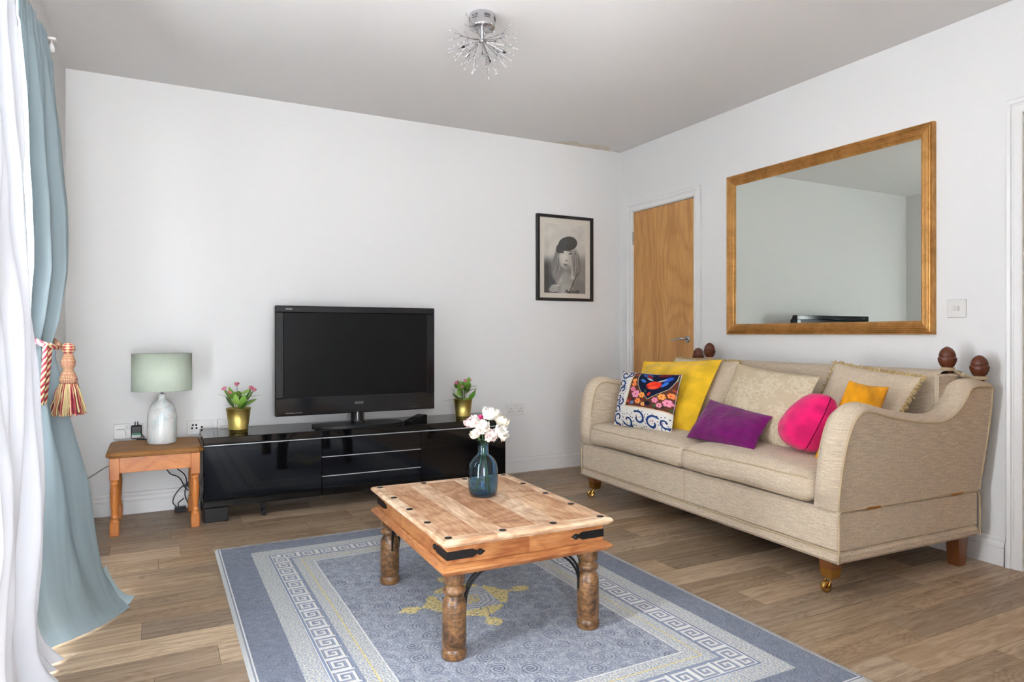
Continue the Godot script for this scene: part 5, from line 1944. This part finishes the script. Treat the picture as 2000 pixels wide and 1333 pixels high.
func paisley() -> ImageTexture:
	var im := Image.create(512, 512, false, Image.FORMAT_RGB8)
	im.fill(sr(232, 228, 220))
	var r := RandomNumberGenerator.new()
	r.seed = 17
	var navy := sr(24, 46, 98)
	var blue := sr(50, 92, 150)
	# floral field at the upper right, x 140..512, y 0..340
	for y in 342:
		for x in range(142, 512):
			im.set_pixel(x, y, sr(92, 52, 40))
	for i in 60:
		disc(im, r.randf_range(150, 512), r.randf_range(0, 336), r.randf_range(10, 22), r.randf_range(8, 16), [sr(70, 88, 54), sr(128, 40, 36), sr(60, 40, 44), sr(150, 70, 50)][i % 4], 0.3, r.randf() * 3.0)
	# dark heart panel
	var hp := PackedVector2Array([Vector2(190, 0), Vector2(196, 70), Vector2(215, 135), Vector2(255, 190), Vector2(330, 262), Vector2(405, 205), Vector2(470, 150), Vector2(500, 60), Vector2(500, 0)])
	for y in 270:
		for x in range(188, 504):
			if Geometry2D.is_point_in_polygon(Vector2(x, y), hp):
				im.set_pixel(x, y, sr(20, 26, 48))
	stroke(im, Array(hp).slice(0, 9), 2.6, sr(200, 190, 160))
	for e in [[265, 30, 60, 26, blue, 0.3], [440, 60, 50, 24, sr(40, 84, 190), -0.6], [250, 90, 34, 16, sr(60, 110, 190), 0.5], [430, 110, 40, 18, sr(60, 110, 200), -0.9], [285, 40, 40, 14, sr(150, 30, 34), 0.5], [400, 20, 60, 18, sr(110, 26, 36), -0.2], [350, 130, 66, 46, sr(200, 34, 30), -0.25], [330, 112, 50, 22, sr(232, 66, 40), -0.5], [380, 120, 34, 40, sr(222, 50, 36), 0.2], [350, 150, 44, 18, sr(240, 90, 54), -0.2], [300, 70, 40, 9, sr(190, 196, 200), 0.4], [400, 74, 44, 8, sr(196, 190, 186), -0.5], [335, 215, 14, 26, sr(190, 50, 44), 0.5], [300, 190, 20, 9, sr(60, 90, 70), 0.8]]:
		disc(im, e[0], e[1], e[2], e[3], e[4], 0.35, e[5])
	# bunches of small flowers
	var fl := [[172, 92, 22, sr(232, 142, 66)], [178, 132, 24, sr(230, 120, 52)], [176, 180, 24, sr(226, 120, 160)], [220, 226, 40, sr(232, 140, 176)], [278, 232, 28, sr(240, 150, 60)], [252, 290, 28, sr(236, 128, 66)], [300, 312, 20, sr(230, 160, 80)], [392, 262, 26, sr(232, 130, 164)], [436, 224, 30, sr(238, 150, 66)], [480, 268, 34, sr(232, 140, 170)], [430, 300, 24, sr(226, 140, 160)], [492, 200, 26, sr(226, 120, 60)], [160, 300, 16, sr(200, 60, 50)], [200, 310, 18, sr(90, 120, 170)]]
	for e in fl:
		for k in 6:
			var a := TAU * k / 6.0
			disc(im, e[0] + cos(a) * e[2] * 0.55, e[1] + sin(a) * e[2] * 0.55, e[2] * 0.5, e[2] * 0.42, e[3].lerp(Color.WHITE, 0.12 * (k % 2)), 0.25, a)
		disc(im, e[0], e[1], e[2] * 0.2, e[2] * 0.2, sr(150, 60, 50), 0.3)
	disc(im, 335, 300, 26, 22, sr(26, 28, 44), 0.1)
	# gold ruled lines round the field
	for x in [138, 144]:
		stroke(im, [Vector2(x, 0), Vector2(x, 346)], 1.8, sr(206, 156, 84))
	for y in [344, 350]:
		stroke(im, [Vector2(138, y), Vector2(512, y)], 1.8, sr(206, 156, 84))
	# blue scrolls on the white borders
	var sc := [[52, 40, 44], [40, 130, 46], [70, 190, 40], [40, 262, 48], [74, 310, 36], [40, 380, 44], [70, 450, 54], [170, 470, 50], [270, 440, 62], [390, 460, 66], [480, 440, 44], [110, 30, 26]]
	for i in sc.size():
		var e: Array = sc[i]
		spiral(im, e[0], e[1], e[2], 5.6 * (1 if i % 2 == 0 else -1), i * 1.3, 7.0, navy)
		spiral(im, e[0], e[1], e[2] * 0.86, 5.0 * (1 if i % 2 == 0 else -1), i * 1.3, 3.0, blue)
		for k in 12:
			var a := TAU * k / 12.0
			disc(im, e[0] + cos(a) * e[2] * 1.1, e[1] + sin(a) * e[2] * 1.1, 5, 5, navy, 0.3)
		for k in 5:
			disc(im, e[0] + r.randf_range(-22, 22), e[1] + r.randf_range(-22, 22), 4, 4, sr(130, 44, 50), 0.3)
	stroke(im, [Vector2(0, 2), Vector2(512, 2)], 5.0, sr(22, 30, 60))
	return tex_of(im)
# ---------------------------------------------------------------- potted flowers, vase
func leaf_mesh(l: float, w: float, droop: float) -> ArrayMesh:
	var mb := MB.new()
	var f := func(u: float, v: float) -> Vector3:
		var s := 2.0 * u - 1.0
		var ww := w * pow(sin(PI * pow(v, 0.75) * 0.985 + 0.015), 0.8)
		return Vector3(s * ww, l * v * 0.25 + droop * l * v * v + 0.10 * ww * s * s, -l * v)
	mb.grid(4, 8, f, false)
	return mb.done()

func petal_mesh(l: float, w: float, cup: float, ruffle := 0.0) -> ArrayMesh:
	var mb := MB.new()
	var f := func(u: float, v: float) -> Vector3:
		var s := 2.0 * u - 1.0
		var ww := w * (0.25 + 0.75 * sin(PI * 0.5 * minf(1.0, v * 1.25))) * (1.0 - 0.25 * maxf(0.0, v - 0.75) * 4.0 * s * s)
		var bend := cup * v
		return Vector3(s * ww, l * v * cos(bend) + ruffle * sin(s * 7.0) * v * v * 0.3, l * v * sin(bend) * -1.0 - 0.25 * ww * s * s + ruffle * sin(s * 9.0) * v * v)
	mb.grid(5, 5, f, false)
	return mb.done()

func plants():
	var green := []
	for c in [sr(116, 158, 62), sr(86, 134, 48), sr(140, 178, 80)]:
		var m := mat(c, 0.5, 0, 0.4)
		m.backlight_enabled = true
		m.backlight = Color(0.18, 0.26, 0.08)
		green.append(m)
	var pink := mat(sr(232, 150, 172), 0.8)
	pink.backlight_enabled = true
	pink.backlight = Color(0.25, 0.14, 0.16)
	var rose := mat(sr(214, 96, 130), 0.8)
	var stem := mat(sr(70, 92, 44), 0.7)
	var soil := mat(sr(48, 38, 30), 0.95)
	var leaves := [leaf_mesh(0.072, 0.019, 0.25), leaf_mesh(0.092, 0.018, -0.1), leaf_mesh(0.060, 0.021, 0.5)]
	var pet := petal_mesh(0.022, 0.0066, 0.5)
	for e in [[Vector3(0.419, 0.463, -4.17), "left", 1.0, 5, [[-0.072, 0.135, 0.0], [-0.012, 0.158, 0.01], [-0.044, 0.118, 0.02], [0.060, 0.136, 0.0], [0.074, 0.124, 0.01]]], [Vector3(1.811, 0.463, -4.155), "right", 0.94, 9, [[-0.058, 0.128, 0.0], [0.0, 0.142, 0.01], [0.028, 0.146, 0.0], [-0.032, 0.108, 0.03], [0.016, 0.136, -0.02]]]]:
		var p := thing("potted_flower", "small pink artificial flowers in a brass pot, %s of the television" % e[1], "potted plant", e[0], "flower pots on the cabinet")
		p.scale = Vector3.ONE
		var s: float = e[2]
		var pb := MB.new()
		pb.lathe([Vector2(0.0, 0.001), Vector2(0.049, 0.001), Vector2(0.050, 0.004), Vector2(0.0515, 0.0195), Vector2(0.0525, 0.020), Vector2(0.0525, 0.022), Vector2(0.0515, 0.0225), Vector2(0.066, 0.136), Vector2(0.068, 0.138), Vector2(0.0675, 0.140), Vector2(0.065, 0.139), Vector2(0.0635, 0.125), Vector2(0.0, 0.125)].map(func(q): return q * s), 56)
		obj(pb, "pot", M.gold_pot, p)
		var sb := MB.new()
		sb.lathe([Vector2(0.0635, 0.1255), Vector2(0.03, 0.130), Vector2(0.0, 0.132)].map(func(q): return q * s), 28)
		obj(sb, "soil", soil, p)
		rng.seed = e[3]
		var y0 := 0.128 * s
		for i in 24:
			var a := TAU * i / 30.0 * 3.0 + rng.randf_range(-0.3, 0.3)
			var tier := i / 30.0
			var o := put(leaves[i % 3], "leaf", green[rng.randi() % 3], p)
			var hgt := y0 + rng.randf_range(0.0, 0.095) * (1.0 - 0.2 * tier)
			var rr := rng.randf_range(0.010, 0.050)
			o.position = Vector3(cos(a) * rr, hgt, sin(a) * rr)
			o.rotation = Vector3(rng.randf_range(-0.25, 0.75), -a - PI / 2 + rng.randf_range(-0.4, 0.4), rng.randf_range(-0.4, 0.4))
		for i in 9:
			var a := rng.randf() * TAU
			var st := MB.new()
			var tip := Vector3(cos(a) * rng.randf_range(0.01, 0.04), y0 + rng.randf_range(0.05, 0.1), sin(a) * rng.randf_range(0.01, 0.04))
			st.tube([Vector3(cos(a) * 0.01, y0, sin(a) * 0.01), tip * Vector3(0.6, 0.8, 0.6) + Vector3(0, y0 * 0.2, 0), tip], 0.0014, 6)
			obj(st, "stem", stem, p)
		for fpos in e[4]:
			var c := Vector3(fpos[0], y0 + fpos[1] - 0.018, fpos[2] + 0.03)
			var st := MB.new()
			st.tube([Vector3(c.x * 0.2, y0, c.z * 0.2), Vector3(c.x * 0.7, lerpf(y0, c.y, 0.6), c.z * 0.7), c], 0.0013, 6)
			obj(st, "stem", stem, p)
			var fl := Node3D.new()
			fl.name = "flower"
			p.add_child(fl, true)
			fl.position = c
			fl.rotation = Vector3(rng.randf_range(0.2, 0.7), rng.randf_range(-0.5, 0.5), -c.x * 5.0)
			for ringi in 3:
				for k in 9:
					var o := put(pet, "petal", pink if (k + ringi) % 4 != 0 else rose, fl)
					o.rotation = Vector3(0.35 + 0.42 * ringi, TAU * k / 9.0 + ringi * 0.35, 0)
					o.rotation_order = EULER_ORDER_YXZ

func vase_and_flowers():
	var at := Vector3(1.132, 0.3955, -2.402)
	var v := thing("glass_vase", "blue glass bottle vase with rounded body on the coffee table", "vase", at)
	var g := mat(Color(0.13, 0.30, 0.42, 0.30), 0.02, 0, 0.5)
	g.albedo_color = Color(0.30, 0.52, 0.66, 0.42)
	g.transparency = BaseMaterial3D.TRANSPARENCY_ALPHA
	var outer := [Vector2(0.0, 0.001), Vector2(0.040, 0.001), Vector2(0.050, 0.006), Vector2(0.0555, 0.020), Vector2(0.0578, 0.045), Vector2(0.0585, 0.08), Vector2(0.0575, 0.105), Vector2(0.052, 0.128), Vector2(0.042, 0.145), Vector2(0.030, 0.155), Vector2(0.0225, 0.161), Vector2(0.0208, 0.170), Vector2(0.0205, 0.195), Vector2(0.021, 0.208), Vector2(0.0235, 0.213), Vector2(0.0245, 0.216)]
	g = mat(Color(0.56, 0.75, 0.87, 0.0), 0.0, 0, 0.5)
	g.refraction_enabled = true
	g.refraction_scale = 0.05
	var pr := outer.duplicate()
	var inn := outer.duplicate()
	inn.reverse()
	for q in inn:
		pr.append(Vector2(maxf(0.0, q.x - 0.0028), maxf(q.y, 0.008) if q.y < 0.05 else q.y))
	var mb := MB.new()
	mb.lathe(pr, 64)
	obj(mb, "glass_body", g, v)
	# white peonies, each on its own stem
	var white := mat(sr(244, 240, 232), 0.8)
	var blush := mat(sr(240, 208, 208), 0.8)
	var magenta := mat(sr(206, 50, 120), 0.8)
	var creamy := mat(sr(236, 226, 204), 0.8)
	for m in [white, blush, magenta, creamy]:
		m.backlight_enabled = true
		m.backlight = Color(0.35, 0.33, 0.32)
	var stemm := mat(sr(82, 120, 58), 0.6)
	var petals := [petal_mesh(0.032, 0.016, 0.9, 0.0030), petal_mesh(0.027, 0.014, 1.25, 0.0030), petal_mesh(0.021, 0.011, 1.5, 0.0024)]
	rng.seed = 23
	# blooms: x right, y up, z to the camera, in the picture plane of the bunch; radius; colour
	var right := Vector3(cos(deg_to_rad(27.68)), 0, sin(deg_to_rad(27.68)))
	var fwd := Vector3(-sin(deg_to_rad(27.68)), 0, cos(deg_to_rad(27.68)))
	var bl := [[0.024, 0.307, 0.0, 1.15, 0, "topmost white peony in the blue vase"], [-0.034, 0.282, 0.012, 1.0, 1, "blush peony at the left of the blue vase"], [0.060, 0.284, -0.012, 1.05, 3, "cream peony at the upper right of the blue vase"], [0.000, 0.268, 0.034, 1.0, 0, "white peony at the front of the blue vase"], [0.058, 0.250, 0.022, 1.05, 0, "white peony low on the right of the blue vase"], [0.024, 0.240, 0.036, 0.85, 1, "pink-tinged peony just above the vase rim"], [-0.022, 0.246, 0.028, 0.75, 0, "small white peony low on the left of the blue vase"], [-0.006, 0.302, -0.028, 0.55, 2, "magenta bloom behind the white peonies"]]
	for e in bl:
		var c: Vector3 = right * e[0] + fwd * e[2] + Vector3.UP * e[1]
		var p := thing("peony", e[5], "flower", at, "flowers in the blue vase")
		var a := rng.randf() * TAU
		var foot := Vector3(cos(a) * 0.03, 0.014, sin(a) * 0.03)
		var neck := Vector3(c.x * 0.12, 0.19, c.z * 0.12)
		var st := MB.new()
		var cv := Curve3D.new()
		cv.add_point(foot, Vector3.ZERO, (neck - foot) * 0.35)
		cv.add_point(neck, Vector3(0, -0.03, 0), Vector3(0, 0.02, 0))
		cv.add_point(c - Vector3(0, 0.01, 0), (neck - c) * 0.25)
		st.tube(Array(cv.tessellate(4, 4)), 0.0021, 8)
		obj(st, "stem", stemm, p)
		var b := Node3D.new()
		b.name = "bloom"
		p.add_child(b)
		b.position = c - Vector3(0, 0.012, 0)
		var tilt := (c - Vector3(0, 0.20, 0)).normalized()
		var axis := Vector3.UP.cross(tilt)
		if axis.length() > 0.01:
			b.basis = Basis(axis.normalized(), Vector3.UP.angle_to(tilt))
		var s: float = e[3]
		var m: Material = [white, blush, magenta, creamy][e[4]]
		for ringi in 4:
			var cnt: int = [8, 8, 7, 5][ringi]
			for k in cnt:
				var mm := m
				if e[4] == 0 and (k + ringi) % 6 == 5:
					mm = creamy
				elif e[4] == 1 and k % 2 == 0:
					mm = white
				var o := put(petals[mini(ringi, 2)], "petal", mm, b)
				o.rotation_order = EULER_ORDER_YXZ
				o.rotation = Vector3([1.55, 1.05, 0.6, 0.2][ringi] + rng.randf_range(-0.2, 0.2), TAU * k / cnt + ringi * 0.4 + rng.randf_range(-0.15, 0.15), rng.randf_range(-0.2, 0.2))
				o.scale = Vector3.ONE * s * rng.randf_range(1.15, 1.4)
	var lf := MB.new()
# ---------------------------------------------------------------- ceiling fitting
func ceiling_fitting():
	var t := thing("ceiling_light", "chrome ceiling light with a spray of wires and glass beads", "light fitting", Vector3(1.325, H, -2.82))
	var c := MB.new()
	c.lathe([Vector2(0.0, -0.066), Vector2(0.052, -0.066), Vector2(0.058, -0.063), Vector2(0.060, -0.058), Vector2(0.060, -0.003), Vector2(0.058, 0.0), Vector2(0.0, 0.0)], 56)
	var can := obj(c, "canopy", M.chrome, t)
	for a in [0.6, 1.6, 2.6, 3.6, 4.6, 5.6]:
		var s := MB.new()
		for k in 3:
			var pts := []
			for i in 7:
				var q: float = a + (i / 6.0 - 0.5) * 0.5
				pts.append(Vector3(cos(q) * 0.0602, -0.018 - 0.007 * k, sin(q) * 0.0602))
			s.tube(pts, 0.0013, 5)
		obj(s, "vent_slot", M.satin_black, can)
	var rod := MB.new()
	rod.lathe([Vector2(0.0, -0.128), Vector2(0.010, -0.126), Vector2(0.012, -0.118), Vector2(0.009, -0.110), Vector2(0.007, -0.066)], 18)
	obj(rod, "stem", M.chrome, t)
	var bead := mat(Color(0.97, 0.98, 1.0, 0.25), 0.02, 0, 0.6)
	bead.transparency = BaseMaterial3D.TRANSPARENCY_ALPHA
	var wire := mat(sr(186, 186, 190), 0.2, 1.0)
	rng.seed = 81
	var hub := Vector3(0, -0.112, 0)
	for i in 22:
		# directions over the lower half sphere and a little above level
		var gy := lerpf(0.28, -0.98, (i + 0.5) / 22.0)
		var a := i * 2.39996
		var d := Vector3(cos(a) * sqrt(1.0 - gy * gy), gy, sin(a) * sqrt(1.0 - gy * gy))
		var len := rng.randf_range(0.085, 0.105)
		var fork := hub + d * len
		var w := MB.new()
		w.tube([hub, hub + d * len * 0.5 + Vector3(0, -0.004, 0), fork], 0.0015, 6)
		w.tube([fork - d * 0.006, fork + d * 0.008], 0.0032, 8)
		var bd := MB.new()
		var e1 := d.cross(Vector3(0.2, 1, 0.4)).normalized()
		var e2 := d.cross(e1)
		for k in 4:
			var q := TAU * k / 4.0 + i
			var side := e1 * cos(q) + e2 * sin(q)
			var l2 := rng.randf_range(0.045, 0.068)
			var tip := fork + d * l2 + side * 0.030
			w.tube([fork, fork + d * l2 * 0.35 + side * 0.016, fork + d * l2 * 0.75 + side * 0.028, tip], 0.0009, 5)
			bd.lathe([Vector2(0, -0.0042), Vector2(0.003, -0.003), Vector2(0.0042, 0), Vector2(0.003, 0.003), Vector2(0, 0.0042)], 10, tip)
		var br := obj(w, "wire_branch", wire, t)
		obj(bd, "glass_beads", bead, br)
	# small capsule lamp holders
	for i in 5:
		var a := TAU * i / 5.0 + 0.5
		var d := Vector3(cos(a) * 0.86, -0.5, sin(a) * 0.86)
		var h := MB.new()
		h.tube([hub, hub + d * 0.085], 0.0022, 8)
		h.tube([hub + d * 0.085, hub + d * 0.112], 0.0062, 12)
		var ho := obj(h, "lamp_holder", M.chrome, t)
		var bl := MB.new()
		bl.tube([hub + d * 0.112, hub + d * 0.118, hub + d * 0.128], [0.0055, 0.0055, 0.002], 10)
		obj(bl, "capsule_bulb", M.satin_black if i % 2 == 0 else mat(sr(230, 228, 222), 0.1), ho)
# ---------------------------------------------------------------- cables
func cable(label: String, pts: Array, r: float, m: Material, group := ""):
	var cv := Curve3D.new()
	for i in pts.size():
		var t := Vector3.ZERO
		if i > 0 and i < pts.size() - 1:
			t = (pts[i + 1] - pts[i - 1]) * 0.2
		cv.add_point(pts[i], -t, t)
	var mb := MB.new()
	mb.tube(Array(cv.tessellate(5, 3)), r, 7)
	tag(obj(mb, "cable", m), label, "cable", group)

func cables():
	var blk := mat(sr(26, 26, 28), 0.5)
	var gry := mat(sr(150, 150, 152), 0.5)
	var z := -4.408
	cable("black cable hanging in a wide loop behind the side table", [Vector3(0.10, 0.31, z), Vector3(0.055, 0.275, z + 0.01), Vector3(0.07, 0.22, z), Vector3(0.12, 0.19, z + 0.01), Vector3(0.15, 0.13, z), Vector3(0.17, 0.11, z)], 0.0032, blk)
	cable("black cable running down beside the table leg", [Vector3(0.075, 0.305, z), Vector3(0.10, 0.255, z + 0.012), Vector3(0.15, 0.20, z), Vector3(0.165, 0.14, z + 0.014), Vector3(0.20, 0.12, z)], 0.0032, blk)
	cable("grey cable slanting down to the cabinet", [Vector3(0.12, 0.33, z - 0.01), Vector3(0.17, 0.25, z), Vector3(0.215, 0.18, z + 0.014), Vector3(0.222, 0.06, z + 0.014), Vector3(0.205, 0.012, z + 0.014)], 0.0036, gry)
	cable("black cable curled on the floor behind the side table", [Vector3(0.19, 0.16, z + 0.01), Vector3(0.13, 0.13, z), Vector3(0.09, 0.07, z + 0.01), Vector3(0.10, 0.03, z + 0.014), Vector3(0.15, 0.006, z + 0.014), Vector3(0.20, 0.03, z + 0.014), Vector3(0.205, 0.10, z + 0.014), Vector3(0.17, 0.16, z + 0.014), Vector3(0.15, 0.09, z + 0.014), Vector3(0.18, 0.012, z + 0.014)], 0.0032, blk)
	cable("thin dark cable along the wall from the curtain to the side table", [Vector3(-0.40, 0.20, ZB + 0.006), Vector3(-0.33, 0.225, ZB + 0.006), Vector3(-0.25, 0.275, ZB + 0.006), Vector3(-0.19, 0.30, ZB + 0.010), Vector3(-0.15, 0.36, ZB + 0.02)], 0.0022, mat(sr(84, 78, 74), 0.6))
	cable("thin black lamp flex lying on the side table", [Vector3(-0.072, 0.452, ZB + 0.03), Vector3(-0.060, 0.4325, ZB + 0.06), Vector3(-0.095, 0.4305, ZB + 0.075), Vector3(-0.05, 0.4305, ZB + 0.095), Vector3(0.0, 0.4305, ZB + 0.20)], 0.0022, blk)
	var b := thing("cable_adapter", "small black plug block on the floor under the side table", "adapter", Vector3(0.125, 0.0, -4.36))
	obj(MB.new().box(Vector3(-0.03, 0.001, -0.02), Vector3(0.03, 0.03, 0.02), 0.003), "body", M.satin_black, b)
	var tl := MB.new()
	tl.tube([Vector3(-0.01, 0.03, 0.0), Vector3(-0.01, 0.05, -0.01), Vector3(0.02, 0.07, -0.03)], 0.0032, 7)
	obj(tl, "lead", M.satin_black, b)
